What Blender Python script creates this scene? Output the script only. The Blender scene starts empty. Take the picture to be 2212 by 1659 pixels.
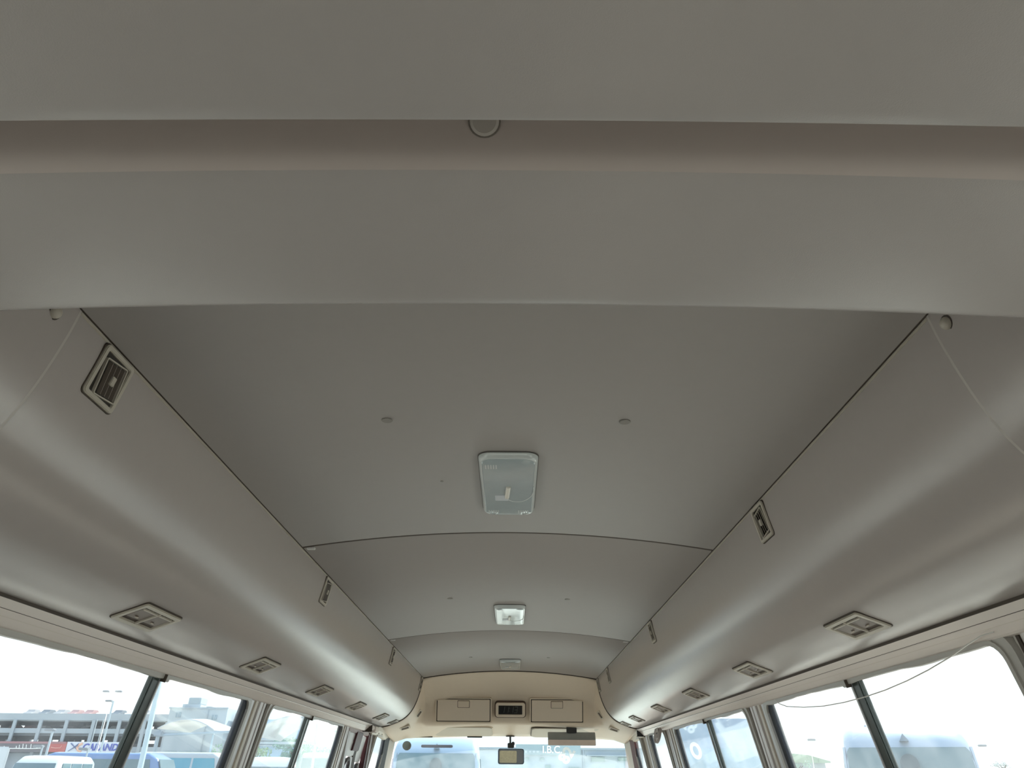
import bpy, bmesh, math, random
from mathutils import Vector, Matrix, Euler
random.seed(7)
sc = bpy.context.scene
COL = sc.collection

# ------------------------------------------------------------------ camera
EYE = 1.22
roll, pitch, yaw = 0.00787, 0.50161, 0.00304
F0 = Vector((-math.sin(yaw), math.cos(yaw), 0)); R0 = Vector((math.cos(yaw), math.sin(yaw), 0)); U0 = Vector((0, 0, 1))
FW = F0*math.cos(pitch)+U0*math.sin(pitch); UP = -F0*math.sin(pitch)+U0*math.cos(pitch)
RR = R0*math.cos(roll)+UP*math.sin(roll); UU = UP*math.cos(roll)-R0*math.sin(roll)
cd = bpy.data.cameras.new('camera'); cam = bpy.data.objects.new('camera', cd); COL.objects.link(cam)
cam.matrix_world = Matrix(((RR.x, UU.x, -FW.x, 0.0156), (RR.y, UU.y, -FW.y, 0), (RR.z, UU.z, -FW.z, EYE), (0, 0, 0, 1)))
cd.sensor_width = 36; cd.lens = 36*1530/2212; cd.clip_start = 0.02; cd.clip_end = 500
sc.camera = cam

# ------------------------------------------------------------------ sky, sun, exposure
w = bpy.data.worlds.new('sky'); sc.world = w; w.use_nodes = True
nt = w.node_tree; nt.nodes.clear()
out = nt.nodes.new('ShaderNodeOutputWorld'); bg = nt.nodes.new('ShaderNodeBackground')
tc = nt.nodes.new('ShaderNodeTexCoord'); sp = nt.nodes.new('ShaderNodeSeparateXYZ'); rp = nt.nodes.new('ShaderNodeValToRGB')
rp.color_ramp.elements[0].position = 0.0; rp.color_ramp.elements[0].color = (1.0, 0.99, 0.97, 1)
rp.color_ramp.elements[1].position = 0.9; rp.color_ramp.elements[1].color = (0.62, 0.78, 1.0, 1)
nt.links.new(tc.outputs['Generated'], sp.inputs[0]); nt.links.new(sp.outputs['Z'], rp.inputs[0])
nt.links.new(rp.outputs[0], bg.inputs[0]); bg.inputs[1].default_value = 1.65
nt.links.new(bg.outputs[0], out.inputs[0])
sl = bpy.data.lights.new('sun', 'SUN'); sl.energy = 10.5; sl.angle = math.radians(1.5); sl.color = (1.0, 0.93, 0.82)
so = bpy.data.objects.new('sun', sl); COL.objects.link(so)
so.rotation_euler = Vector((0.42, 0.60, 0.76)).to_track_quat('Z', 'Y').to_euler()
sc.view_settings.view_transform = 'Standard'; sc.view_settings.look = 'None'
sc.view_settings.gamma = 1; sc.view_settings.use_curve_mapping = False
sc.view_settings.exposure = 0.0

# ------------------------------------------------------------------ materials
MATS = {}
def mat(name, col, rough=0.5, metal=0.0, spec=0.5, noise=0.0, nscale=40.0, bump=0.0, bscale=300.0, emit=None, coat=0.0):
    if name in MATS: return MATS[name]
    m = bpy.data.materials.new(name); m.use_nodes = True; n = m.node_tree; b = n.nodes['Principled BSDF']
    b.inputs['Roughness'].default_value = rough; b.inputs['Metallic'].default_value = metal
    b.inputs['Specular IOR Level'].default_value = spec; b.inputs['Coat Weight'].default_value = coat
    t = n.nodes.new('ShaderNodeTexCoord')
    nz = n.nodes.new('ShaderNodeTexNoise'); nz.inputs['Scale'].default_value = nscale; nz.inputs['Detail'].default_value = 3
    n.links.new(t.outputs['Object'], nz.inputs['Vector'])
    mx = n.nodes.new('ShaderNodeMix'); mx.data_type = 'RGBA'
    k = noise
    mx.inputs['A'].default_value = (col[0]*(1-k), col[1]*(1-k), col[2]*(1-k), 1)
    mx.inputs['B'].default_value = (min(1, col[0]*(1+k)), min(1, col[1]*(1+k)), min(1, col[2]*(1+k)), 1)
    n.links.new(nz.outputs['Fac'], mx.inputs['Factor']); n.links.new(mx.outputs['Result'], b.inputs['Base Color'])
    if bump:
        z2 = n.nodes.new('ShaderNodeTexNoise'); z2.inputs['Scale'].default_value = bscale; z2.inputs['Detail'].default_value = 2
        n.links.new(t.outputs['Object'], z2.inputs['Vector'])
        bp = n.nodes.new('ShaderNodeBump'); bp.inputs['Strength'].default_value = bump; bp.inputs['Distance'].default_value = 0.001
        n.links.new(z2.outputs['Fac'], bp.inputs['Height']); n.links.new(bp.outputs[0], b.inputs['Normal'])
    if emit:
        b.inputs['Emission Color'].default_value = (*emit[0], 1); b.inputs['Emission Strength'].default_value = emit[1]
    MATS[name] = m; return m

def film_mat(name, col):
    if name in MATS: return MATS[name]
    m = mat(name, col, .5); n = m.node_tree; b = n.nodes['Principled BSDF']; o = [x for x in n.nodes if x.type == 'OUTPUT_MATERIAL'][0]
    tl = n.nodes.new('ShaderNodeBsdfTranslucent'); tl.inputs[0].default_value = (*col, 1)
    mx = n.nodes.new('ShaderNodeMixShader'); mx.inputs[0].default_value = .7
    n.links.new(b.outputs[0], mx.inputs[1]); n.links.new(tl.outputs[0], mx.inputs[2]); n.links.new(mx.outputs[0], o.inputs[0])
    return m

def glass_mat(name, tint=(0.93, 0.97, 0.97), dust=0.05, refl=1.0):
    if name in MATS: return MATS[name]
    m = bpy.data.materials.new(name); m.use_nodes = True; n = m.node_tree; n.nodes.clear()
    o = n.nodes.new('ShaderNodeOutputMaterial'); tr = n.nodes.new('ShaderNodeBsdfTransparent'); tr.inputs[0].default_value = (*tint, 1)
    gl = n.nodes.new('ShaderNodeBsdfGlossy'); gl.inputs['Roughness'].default_value = 0.03
    fr = n.nodes.new('ShaderNodeLayerWeight'); pw = n.nodes.new('ShaderNodeMath'); pw.operation = 'POWER'; pw.inputs[1].default_value = 4.0
    ma = n.nodes.new('ShaderNodeMath'); ma.operation = 'MULTIPLY_ADD'; ma.inputs[1].default_value = 0.6; ma.inputs[2].default_value = 0.025
    n.links.new(fr.outputs['Facing'], pw.inputs[0]); n.links.new(pw.outputs[0], ma.inputs[0])
    ms = n.nodes.new('ShaderNodeMixShader'); n.links.new(ma.outputs[0], ms.inputs[0])
    n.links.new(tr.outputs[0], ms.inputs[1]); n.links.new(gl.outputs[0], ms.inputs[2])
    tl = n.nodes.new('ShaderNodeBsdfTranslucent'); tl.inputs[0].default_value = (0.9, 0.95, 1, 1)
    m2 = n.nodes.new('ShaderNodeMixShader')
    nz = n.nodes.new('ShaderNodeTexNoise'); nz.inputs['Scale'].default_value = 9
    t = n.nodes.new('ShaderNodeTexCoord'); n.links.new(t.outputs['Object'], nz.inputs['Vector'])
    mt = n.nodes.new('ShaderNodeMath'); mt.operation = 'MULTIPLY'; mt.inputs[1].default_value = dust*2
    n.links.new(nz.outputs['Fac'], mt.inputs[0]); n.links.new(mt.outputs[0], m2.inputs[0])
    n.links.new(ms.outputs[0], m2.inputs[1]); n.links.new(tl.outputs[0], m2.inputs[2]); n.links.new(m2.outputs[0], o.inputs[0])
    MATS[name] = m; return m

duct_m = mat('duct_plastic', (0.42, 0.375, 0.357), 0.25, spec=0.85, noise=0.02, bump=0.08, bscale=900)
ceil_m = mat('ceiling_vinyl', (0.375, 0.345, 0.328), 0.5, noise=0.02, bump=0.12, bscale=900)
beam_m = mat('rear_panel_vinyl', (0.38, 0.348, 0.333), 0.34, noise=0.02, bump=0.12, bscale=900)
cream_m = mat('cream_plastic', (0.90, 0.82, 0.77), 0.32, noise=0.02)
tan_m = mat('tan_plastic', (0.74, 0.63, 0.51), 0.5, noise=0.02, bump=0.1, bscale=700)
tanl_m = mat('light_tan_plastic', (0.77, 0.66, 0.54), 0.5, noise=0.02)
frame_m = mat('vent_frame_plastic', (0.50, 0.455, 0.39), 0.4, noise=0.02)
slat_m = mat('vent_slat_plastic', (0.10, 0.078, 0.062), 0.4, noise=0.05)
dark_m = mat('dark_gap', (0.035, 0.028, 0.022), 0.7)
seam_m = mat('seam_rubber', (0.065, 0.048, 0.036), 0.6)
rub_m = mat('navy_rubber', (0.012, 0.018, 0.03), 0.5)
black_m = mat('black_plastic', (0.012, 0.012, 0.012), 0.35)
metal_m = mat('brushed_aluminium', (0.66, 0.66, 0.67), 0.4, metal=0.5, noise=0.05)
frame2_m = mat('grey_window_trim', (0.46, 0.44, 0.41), 0.35, noise=0.03)
greend_m = mat('dark_green_stile', (0.045, 0.06, 0.055), 0.3, noise=0.3, nscale=30)
maroon_m = mat('maroon_trim', (0.09, 0.025, 0.03), 0.5, noise=0.2, nscale=20)
white_m = mat('white_plastic', (0.8, 0.8, 0.78), 0.35)
glass_m = glass_mat('side_glass', (0.90, 0.96, 0.97), 0.05)
wsglass_m = glass_mat('windshield_glass', (0.86, 0.95, 0.97), 0.045)
floor_m = mat('floor_vinyl', (0.42, 0.37, 0.32), 0.6, noise=0.1)
wall_m = mat('lower_wall_vinyl', (0.50, 0.46, 0.40), 0.6, noise=0.03)
lens_m = mat('lamp_lens', (0.40, 0.46, 0.48), 0.12, spec=0.7, noise=0.06, nscale=30)
lensrim_m = mat('lamp_rim', (0.62, 0.66, 0.66), 0.15, spec=0.8)
mirror_m = mat('mirror_silver', (0.75, 0.8, 0.88), 0.04, metal=1.0)
digit_m = mat('digit_grey', (0.10, 0.11, 0.10), 0.4)

# ------------------------------------------------------------------ helpers
class MB:
    def __init__(s): s.v = []; s.f = []
    def add(s, vs, fs):
        b = len(s.v); s.v += [tuple(v) for v in vs]; s.f += [tuple(i+b for i in f) for f in fs]; return s
    def hexa(s, p):   # 8 points: bottom ring 0-3, top ring 4-7
        return s.add(p, [(0, 3, 2, 1), (4, 5, 6, 7), (0, 1, 5, 4), (1, 2, 6, 5), (2, 3, 7, 6), (3, 0, 4, 7)])
    def box(s, x0, x1, y0, y1, z0, z1):
        return s.hexa([(x0, y0, z0), (x1, y0, z0), (x1, y1, z0), (x0, y1, z0), (x0, y0, z1), (x1, y0, z1), (x1, y1, z1), (x0, y1, z1)])
    def tube(s, pts, r, n=8, r1=None):
        pts = [Vector(p) for p in pts]; rings = []
        for i, p in enumerate(pts):
            d = (pts[min(i+1, len(pts)-1)]-pts[max(i-1, 0)]).normalized()
            a = d.cross(Vector((0, 0, 1)));
            if a.length < 1e-4: a = Vector((1, 0, 0))
            a.normalize(); b = d.cross(a)
            rr = r if r1 is None else r+(r1-r)*i/(len(pts)-1)
            rings.append([p+a*rr*math.cos(2*math.pi*k/n)+b*rr*math.sin(2*math.pi*k/n) for k in range(n)])
        return s.loft(rings, True, True)
    def loft(s, rings, closed=True, caps=True):
        n = len(rings[0]); vs = [p for r in rings for p in r]; fs = []
        for i in range(len(rings)-1):
            for k in range(n if closed else n-1):
                a = i*n+k; b = i*n+(k+1) % n; fs.append((a, b, b+n, a+n))
        if caps and closed: fs.append(tuple(range(n-1, -1, -1))); fs.append(tuple((len(rings)-1)*n+k for k in range(n)))
        return s.add(vs, fs)
    def xf(s, M):
        s.v = [tuple(M @ Vector(v)) for v in s.v]; return s

def obj(name, mb, m, parent=None, smooth=False, bevel=0.0, seg=2, sharp=35):
    me = bpy.data.meshes.new(name); me.from_pydata(mb.v, [], mb.f)
    bm = bmesh.new(); bm.from_mesh(me); bmesh.ops.recalc_face_normals(bm, faces=bm.faces)
    if bevel:
        es = [e for e in bm.edges if len(e.link_faces) == 2 and e.calc_face_angle(0) > 0.5]
        bmesh.ops.bevel(bm, geom=es, offset=bevel, segments=seg, affect='EDGES', clamp_overlap=True)
    if smooth or bevel:
        for f in bm.faces: f.smooth = True
        for e in bm.edges:
            if len(e.link_faces) == 2 and e.calc_face_angle(0) > math.radians(sharp): e.smooth = False
    bm.to_mesh(me); bm.free()
    if m: me.materials.append(m)
    o = bpy.data.objects.new(name, me); COL.objects.link(o)
    if parent: o.parent = parent
    return o
def empty(name, loc=(0, 0, 0)):
    o = bpy.data.objects.new(name, None); COL.objects.link(o); o.location = loc; o.empty_display_size = 0.1; return o
def tag(o, label, cat, group=None):
    o['label'] = label; o['category'] = cat
    if group: o['group'] = group
    return o
def struct(o): o['kind'] = 'structure'; return o
def dup(o, parent=None, M=None):
    c = o.copy(); COL.objects.link(c)
    if parent: c.parent = parent
    for ch in list(o.children): dup(ch, c)
    return c
def rrect(w_, h_, r, n=5, cx=0, cy=0):
    pts = []
    for (sx, sy, a0) in ((1, 1, 0), (-1, 1, 90), (-1, -1, 180), (1, -1, 270)):
        for k in range(n+1):
            a = math.radians(a0+90*k/n); pts.append((cx+sx*(w_/2-r)+r*math.cos(a), cy+sy*(h_/2-r)+r*math.sin(a)))
    return pts
def slab2d(pts, z0, z1):   # polygon extruded in z
    mb = MB(); return mb.loft([[(x, y, z0) for x, y in pts], [(x, y, z1) for x, y in pts]])
def ring2d(outer, inner, z0, z1):
    n = len(outer); mb = MB(); vs = [(x, y, z) for pts, z in ((outer, z0), (outer, z1), (inner, z1), (inner, z0)) for x, y in pts]; fs = []
    for j in range(4):
        for k in range(n):
            a = j*n+k; b = j*n+(k+1) % n; c = ((j+1) % 4)*n+(k+1) % n; d = ((j+1) % 4)*n+k; fs.append((a, b, c, d))
    return mb.add(vs, fs)
def text_mb(txt, size, depth, bold=0.0, shear=0.0):
    cu = bpy.data.curves.new('t', 'FONT'); cu.body = txt; cu.size = size; cu.extrude = depth/2; cu.offset = bold; cu.shear = shear
    cu.align_x = 'CENTER'; cu.align_y = 'CENTER'; cu.resolution_u = 3
    o = bpy.data.objects.new('t', cu); COL.objects.link(o); bpy.context.view_layer.update()
    me = bpy.data.meshes.new_from_object(o.evaluated_get(bpy.context.evaluated_depsgraph_get()))
    mb = MB(); mb.add([v.co[:] for v in me.vertices], [tuple(p.vertices) for p in me.polygons])
    bpy.data.objects.remove(o); bpy.data.curves.remove(cu); bpy.data.meshes.remove(me); return mb
def frame_M(o, u, v, n):
    u, v, n = Vector(u).normalized(), Vector(v).normalized(), Vector(n).normalized()
    return Matrix(((u.x, v.x, n.x, o[0]), (u.y, v.y, n.y, o[1]), (u.z, v.z, n.z, o[2]), (0, 0, 0, 1)))

# ------------------------------------------------------------------ the bus shell
SIDE = ((-1, 'left'), (1, 'right'))
def wx(z, off=0.0): return 0.93+0.22*max(0.0, 1.435-max(z, 0.85))+off      # side wall leans out going down
def sbox(mb, s, y0, y1, z0, z1, o0, o1):
    return mb.hexa([(s*wx(z0, o0), y0, z0), (s*wx(z0, o1), y0, z0), (s*wx(z0, o1), y1, z0), (s*wx(z0, o0), y1, z0),
                    (s*wx(z1, o0), y0, z1), (s*wx(z1, o1), y0, z1), (s*wx(z1, o1), y1, z1), (s*wx(z1, o0), y1, z1)])
def arch(x): return 1.847-0.134*x*x

struct(obj('floor', MB().box(-1.12, 1.12, -1.12, 7.0, -0.06, 0.0), floor_m))
roof = MB(); rings = []
for y in (-1.1, 6.0):
    r = [(x/10, y, 1.93-0.10*(x/10)**2-(0.35*max(0, abs(x/10)-0.8))) for x in range(-10, 11)]
    r += [(x/10, y, 1.96-0.10*(x/10)**2-(0.35*max(0, abs(x/10)-0.8))) for x in range(10, -11, -1)]
    rings.append(r)
roof.loft(rings); struct(obj('trim_1', roof, white_m, smooth=True))

WIN = {-1: [(-0.25, 1.03, .55), (1.25, 2.767, .51), (3.015, 4.365, .45)], 1: [(-0.25, 1.06, .55), (1.378, 2.77, .47), (3.012, 4.386, .46), (4.68, 5.207, None)]}
FQ = {-1: (5.47, 5.93), 1: (5.58, 5.93)}
ZB, ZT = 0.82, 1.446
for s, nm in SIDE:
    mb = MB()
    sbox(mb, s, -1.05, 6.9, 0.0, ZB, 0.0, 0.05)
    sbox(mb, s, -1.05, 6.0, ZT+.008, 1.50, 0.02, 0.06)
    mb.hexa([(s*0.95, -1.05, 1.50), (s*1.0, -1.05, 1.50), (s*1.0, 6.0, 1.50), (s*0.95, 6.0, 1.50), (s*0.95, -1.05, 1.86), (s*1.0, -1.05, 1.80), (s*1.0, 6.0, 1.80), (s*0.95, 6.0, 1.86)])
    holes = [(a, b) for a, b, _ in WIN[s]] + ([(4.6, 5.42)] if s < 0 else []) + [FQ[s]]
    y = -1.05
    for a, b in sorted(holes)+[(5.99, 6.0)]:
        if a > y+.01: sbox(mb, s, y, a, ZB, ZT+.008, 0.004, 0.016)
        y = b
    struct(obj('wall_'+nm, mb, wall_m))
rear = MB()
rear.box(-1.12, 1.12, -1.10, -1.05, 0, 0.85); rear.box(-1.0, 1.0, -1.10, -1.05, 1.42, 1.9); rear.box(-1.0, -.86, -1.1, -1.05, .85, 1.42); rear.box(.86, 1.0, -1.1, -1.05, .85, 1.42)
struct(obj('wall_rear', rear, wall_m))
rw = struct(empty('window_20', (0, -1.07, 1.1))); g = obj('glass_pane', MB().box(-.86, .86, -.003, .003, -.25, .32), glass_m, rw)
fw = MB(); fw.box(-1.12, 1.12, 6.86, 6.9, 0, 0.80); struct(obj('wall_front', fw, wall_m))

# ceiling panels -------------------------------------------------------------
ceil = struct(empty('ceiling', (0, 0.4, 1.8)))
XC = 0.604
def arch_slab(y0, y1, xa, dz0, dz1, n=28, drop=0.0):
    mb = MB(); rings = []
    ys = [y0, y0+.004, y1-.004, y1]
    for i, y in enumerate(ys):
        d = 0.002 if i in (0, 3) else 0.0
        lo = [(xa*(2*k/n-1), y, arch(xa*(2*k/n-1))+dz0+d) for k in range(n+1)]
        hi = [(xa*(2*k/n-1), y, arch(xa*(2*k/n-1))+dz1) for k in range(n, -1, -1)]
        rings.append(lo+hi)
    return mb.loft(rings)
SE = [0.30, 2.071, 3.732, 5.345]
def local(mb, p):
    mb.v = [(v[0]-p[0], v[1]-p[1], v[2]-p[2]) for v in mb.v]; return mb
cp = (0, 0.4, 1.8)
for i in range(3):
    obj('ceiling_panel', local(arch_slab(SE[i]+.0072, SE[i+1]-.0072, XC, 0, .012), cp), ceil_m, ceil, smooth=True)
for i in (1, 2, 3):
    obj('seam_strip', local(arch_slab(SE[i]-.0070, SE[i]+.0070, XC, 0.001, .011), cp), seam_m, ceil, smooth=True)
for i in (1, 2):
    for s in (-1, 1):
        if (i, s) == (1, 1): continue
        obj('panel_clip', local(MB().box(s*.585-.012, s*.585+.012, SE[i]+.008, SE[i]+.02, arch(.585)-.004, arch(.585)+.002), cp), white_m, ceil, bevel=.001)

# air ducts --------------------------------------------------------------------
PROF = [(.6085, 1.797), (.613, 1.765), (.619, 1.735), (.626, 1.705), (.636, 1.67), (.648, 1.637), (.663, 1.605), (.682, 1.577), (.705, 1.553), (.732, 1.533), (.765, 1.518), (.80, 1.505), (.835, 1.493), (.872, 1.4865)]
def smooth_prof(P, n=5):
    out = []
    for i in range(len(P)-1):
        p0 = P[max(i-1, 0)]; p1 = P[i]; p2 = P[i+1]; p3 = P[min(i+2, len(P)-1)]
        for k in range(n):
            t = k/n
            out.append(tuple(0.5*((2*p1[j])+(-p0[j]+p2[j])*t+(2*p0[j]-5*p1[j]+4*p2[j]-p3[j])*t*t+(-p0[j]+3*p1[j]-3*p2[j]+p3[j])*t**3) for j in (0, 1)))
    return out+[P[-1]]
SP = smooth_prof(PROF)
def duct(s, y0, y1, grow=0.0):
    mb = MB(); rings = []
    for y in (y0, y1):
        r = [(s*(x-grow), y, z-grow*.6) for x, z in SP]+[(s*.90, y, 1.4865), (s*.945, y, 1.50), (s*.945, y, 1.85), (s*.6085, y, 1.86)]
        rings.append(r)
    return mb.loft(rings)
for s, nm in SIDE:
    o = obj('air_duct', duct(s, .845, 5.343), duct_m, smooth=True)
    tag(o, 'long grey moulded air duct along the top of the %s windows' % nm, 'air duct', 'grey air ducts along both sides')
    r = obj('air_duct', duct(s, -1.04, .841, .0012), duct_m, smooth=True)
    obj('joint_line', duct(s, .8405, .8455, .0010), mat('joint_pale', (.50, .46, .43), .4), r, smooth=True)
    tag(r, 'short rear %s section of the grey air duct behind the transverse joint' % nm, 'air duct', 'grey air ducts along both sides')
    # lip along ceiling joint
    lp = obj('edge_bead', MB().box(s*.6095-.0022, s*.6095+.0022, .845, 5.343, 1.7935, 1.7985), frame_m, o, bevel=.0008)
    dk = obj('joint_gap', MB().box(s*.606-.0018, s*.606+.0018, .3, 5.343, 1.7985, 1.802), seam_m, ceil); dk.data.transform(Matrix.Translation((0, -.4, -1.8)))
    # dark seal between duct and header board
    sb = obj('seal_strip', MB().box(s*.882-.014, s*.882+.014, .845, 5.343, 1.4815, 1.4875), seam_m, o)
    rib = obj('seal_lip', MB().box(s*.878-.0015, s*.878+.0015, .845, 5.343, 1.4795, 1.4850), mat('seal_lip_grey', (.25, .2, .17), .4), o)
    obj('seal_strip', MB().box(s*.882-.014, s*.882+.014, -1.0, .841, 1.4815, 1.4875), seam_m, r)
    # push-in studs near the rear end of the ducts
    mbs = MB(); rings = []
    for k in range(6):
        a = k/5*math.pi/2; rr = .0095*math.cos(a) if k < 5 else .0006
        rings.append([(rr*math.cos(2*math.pi*j/16), rr*math.sin(2*math.pi*j/16), .009*math.sin(a)) for j in range(16)])
    mbs.loft(rings)
    st = obj('trim_stud', mbs, frame_m, smooth=True); st.matrix_world = frame_M((s*.6115, .801 if s < 0 else .815, 1.767), (0, 1, 0), (s*.25, 0, -1), (-s, 0, -.2))
    obj('shadow_ring', slab2d([(.0115*math.cos(2*math.pi*k/20), .0115*math.sin(2*math.pi*k/20)) for k in range(20)], -.001, .0006), seam_m, st)
    tag(st, 'small round plastic stud on the %s duct just under the rear ceiling beam' % nm, 'stud', 'round studs fixing the duct ends')

def prof_at(z):
    for i in range(len(SP)-1):
        if SP[i][1] >= z >= SP[i+1][1]:
            t = (SP[i][1]-z)/(SP[i][1]-SP[i+1][1]+1e-9); x = SP[i][0]+t*(SP[i+1][0]-SP[i][0])
            return x, Vector((SP[i+1][0]-SP[i][0], 0, SP[i+1][1]-SP[i][1])).normalized()

# square upper air vents ---------------------------------------------------------
def make_vent():
    t = empty('air_vent')
    W_, H_ = .084, .084
    obj('frame', ring2d(rrect(W_, H_, .008), rrect(.066, .068, .003), -.002, .0045), frame_m, t, smooth=True, bevel=.0012)
    obj('shadow_groove', ring2d(rrect(W_+.004, H_+.004, .009), rrect(W_-.002, H_-.002, .008), -.002, .0008), seam_m, t)
    obj('backing', slab2d(rrect(.068, .070, .002), -.002, .0004), dark_m, t)
    RB = Matrix.Translation((.002, -.002, 0)) @ Matrix.Rotation(math.radians(8), 4, 'Z')
    b = obj('barrel', ring2d(rrect(.056, .060, .003), rrect(.052, .056, .002), .0006, .0052).xf(RB), frame_m, t)
    for k in range(4):
        u = -.0165+k*.011
        mb = MB().box(-.0006, .0006, -.026, .026, .0, .0060); mb.xf(RB @ Matrix.Translation((u, 0, .0006)) @ Matrix.Rotation(math.radians(38), 4, 'Y'))
        obj('louvre_slat', mb, slat_m, t)
        obj('slat_edge', MB().box(u+.0032, u+.0042, -.026, .026, .0046, .0054).xf(RB), frame_m, t)
    obj('thumb_tab', MB().box(-.002, .0085, -.009, .006, .004, .0085), frame_m, t, bevel=.001)
    return t
v0 = make_vent(); first = True
ORD = ['nearest', 'second', 'third', 'fourth', 'fifth', 'sixth', 'farthest']
for s, nm, ys in ((-1, 'left', (.963, 2.435, 3.96, 5.285)), (1, 'right', (1.652, 3.175, 4.73, 5.285))):
    for i, y in enumerate(ys):
        t = v0 if first else dup(v0); first = False
        x, tg = prof_at(1.752)
        u = Vector((0, 1, 0)); v = Vector((-s*tg.x, 0, -tg.z))     # v points up the profile
        n = u.cross(v) if True else None
        if n.x*(-s) < 0: u = -u; n = u.cross(v)
        t.matrix_world = frame_M((s*x, y, 1.752), u, v, n)
        if i == 0 and s < 0: t.matrix_world = t.matrix_world @ Matrix.Rotation(math.radians(0), 4, 'Z')
        lab = ['square louvred air vent %s to the camera on the upper %s duct' % ('nearest', nm), 'second square louvred air vent along the upper %s duct' % nm,
               'third square louvred air vent along the upper %s duct' % nm, 'last square louvred air vent of the upper %s duct, beside the front bulkhead' % nm][i]
        tag(t, lab, 'air vent', 'square louvred vents on the ducts')

# double outlets above the windows -----------------------------------------------
def make_outlet():
    t = empty('double_air_outlet')
    obj('frame', ring2d(rrect(.176, .078, .008), rrect(.146, .054, .003), -.003, .0045), frame_m, t, smooth=True, bevel=.0015)
    obj('shadow_groove', ring2d(rrect(.181, .083, .010), rrect(.172, .074, .007), -.004, .0012), seam_m, t)
    obj('backing', slab2d(rrect(.150, .058, .002), -.004, .0002), mat('outlet_recess', (.08, .055, .04), .5, noise=.2), t)
    obj('divider', MB().box(-.0028, .0028, -.028, .028, .0, .0052), frame_m, t, bevel=.0008)
    for s in (-1, 1):
        fl = obj('flap', MB().box(s*.037-.031, s*.037+.031, -.016, .020, .0003, .0026), mat('outlet_flap', (.15, .11, .088), .35, noise=.1), t, bevel=.0008)
        obj('flap_edge', MB().box(s*.037-.031, s*.037+.031, .0195, .0235, .0005, .0055), frame_m, t, bevel=.0006)
        for k in range(3):
            obj('slot', MB().box(s*.037-.026+k*.019, s*.037-.014+k*.019, .0236, .0262, .0003, .0016), dark_m, t)
        obj('grip_bump', MB().box(s*.037-.006, s*.037+.008, -.010, -.006, .0026, .0052), frame_m, t, bevel=.001)
    return t
o0 = make_outlet(); first = True
for s, nm, ys in ((-1, 'left', (1.603, 2.40, 3.19, 3.975, 4.76, 5.26)), (1, 'right', (.838, 1.64, 2.42, 3.21, 3.985, 4.785, 5.265))):
    for i, y in enumerate(ys):
        t = o0 if first else dup(o0); first = False
        u = Vector((0, 1, 0)); v = Vector((-s*.065, 0, .024)).normalized(); n = u.cross(v)
        if n.z > 0: u = -u; n = u.cross(v)
        t.matrix_world = frame_M((s*.781, y, 1.5115), u, v, n)
        if i == len(ys)-1: t.scale = (.62, .8, 1)
        lab = {0: 'flat double air outlet above the %s windows nearest to the camera', len(ys)-1: 'small double air outlet at the far end of the row above the %s windows'}.get(i, ORD[i]+' flat double air outlet from the camera above the %s windows')
        tag(t, lab % nm, 'air outlet', 'double air outlets above the windows')

# header boards above the windows --------------------------------------------------
for s, nm, yend in ((-1, 'left', 5.0), (1, 'right', 5.385)):
    t = struct(empty('trim_%d' % (2 if s < 0 else 3), (0, 0, 0)))
    mb = MB(); rings = []
    P = [(.868, 1.4825), (.8705, 1.4815), (.888, 1.4700), (.8895, 1.4712), (.891, 1.4678), (.913, 1.4475), (.918, 1.4445), (.935, 1.4445), (.94, 1.484)]
    for y in (-1.0, yend): rings.append([(s*x, y, z) for x, z in P])
    obj('header_board', mb.loft(rings), cream_m, t)
    obj('board_groove', MB().box(s*.8894-.0008, s*.8894+.0008, -1.0, yend, 1.4695, 1.4712), seam_m, t)
    gr = MB()
    for k in range(2):
        x = .900+k*.007; z = 1.4678-(x-.891)*.0178/.021
        gr.box(s*x-.0005, s*x+.0005, -1.0, yend, z-.0006, z+.0006)
    obj('board_rib', gr, mat('rib_cream', (.72, .64, .55), .4), t)
    obj('end_gasket', MB().box(s*.872 if s > 0 else s*.935, s*.935 if s > 0 else s*.872, yend+.001, yend+.014, 1.440, 1.486), black_m if s > 0 else seam_m, t, bevel=.002)
    # front continuation with screw slots
    ys0 = yend+.02 if s > 0 else 5.27
    mb = MB(); rings = []
    P2 = [(.868, 1.482), (.9, 1.466), (.92, 1.438), (.94, 1.436), (.945, 1.484)]
    for y, dz in ((ys0, 0), (5.6, 0), (6.02, -.02)): rings.append([(s*x, y, z+dz) for x, z in P2])
    fe = obj('front_header', mb.loft(rings), mat('pale_cream', (.66, .60, .50), .45), t)
    for k in range(4):
        y = ys0+.08+k*.14
        obj('vent_slot', MB().box(s*.9085-.0012, s*.9085+.0012, y, y+.008, 1.447, 1.462), seam_m, t)
    if s < 0:
        obj('door_bracket', MB().box(-.925, -.875, 5.02, 5.12, 1.452, 1.484), cream_m, t, bevel=.006)
        mb = MB(); mb.tube([(-.90, 5.03, 1.44), (-.885, 5.03, 1.47), (-.88, 5.10, 1.478), (-.89, 5.16, 1.46)], .006)
        obj('door_arm', mb, seam_m, t, smooth=True)
        obj('header_block', MB().box(-.935, -.872, 5.14, 5.26, 1.445, 1.483), cream_m, t, bevel=.005)

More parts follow.
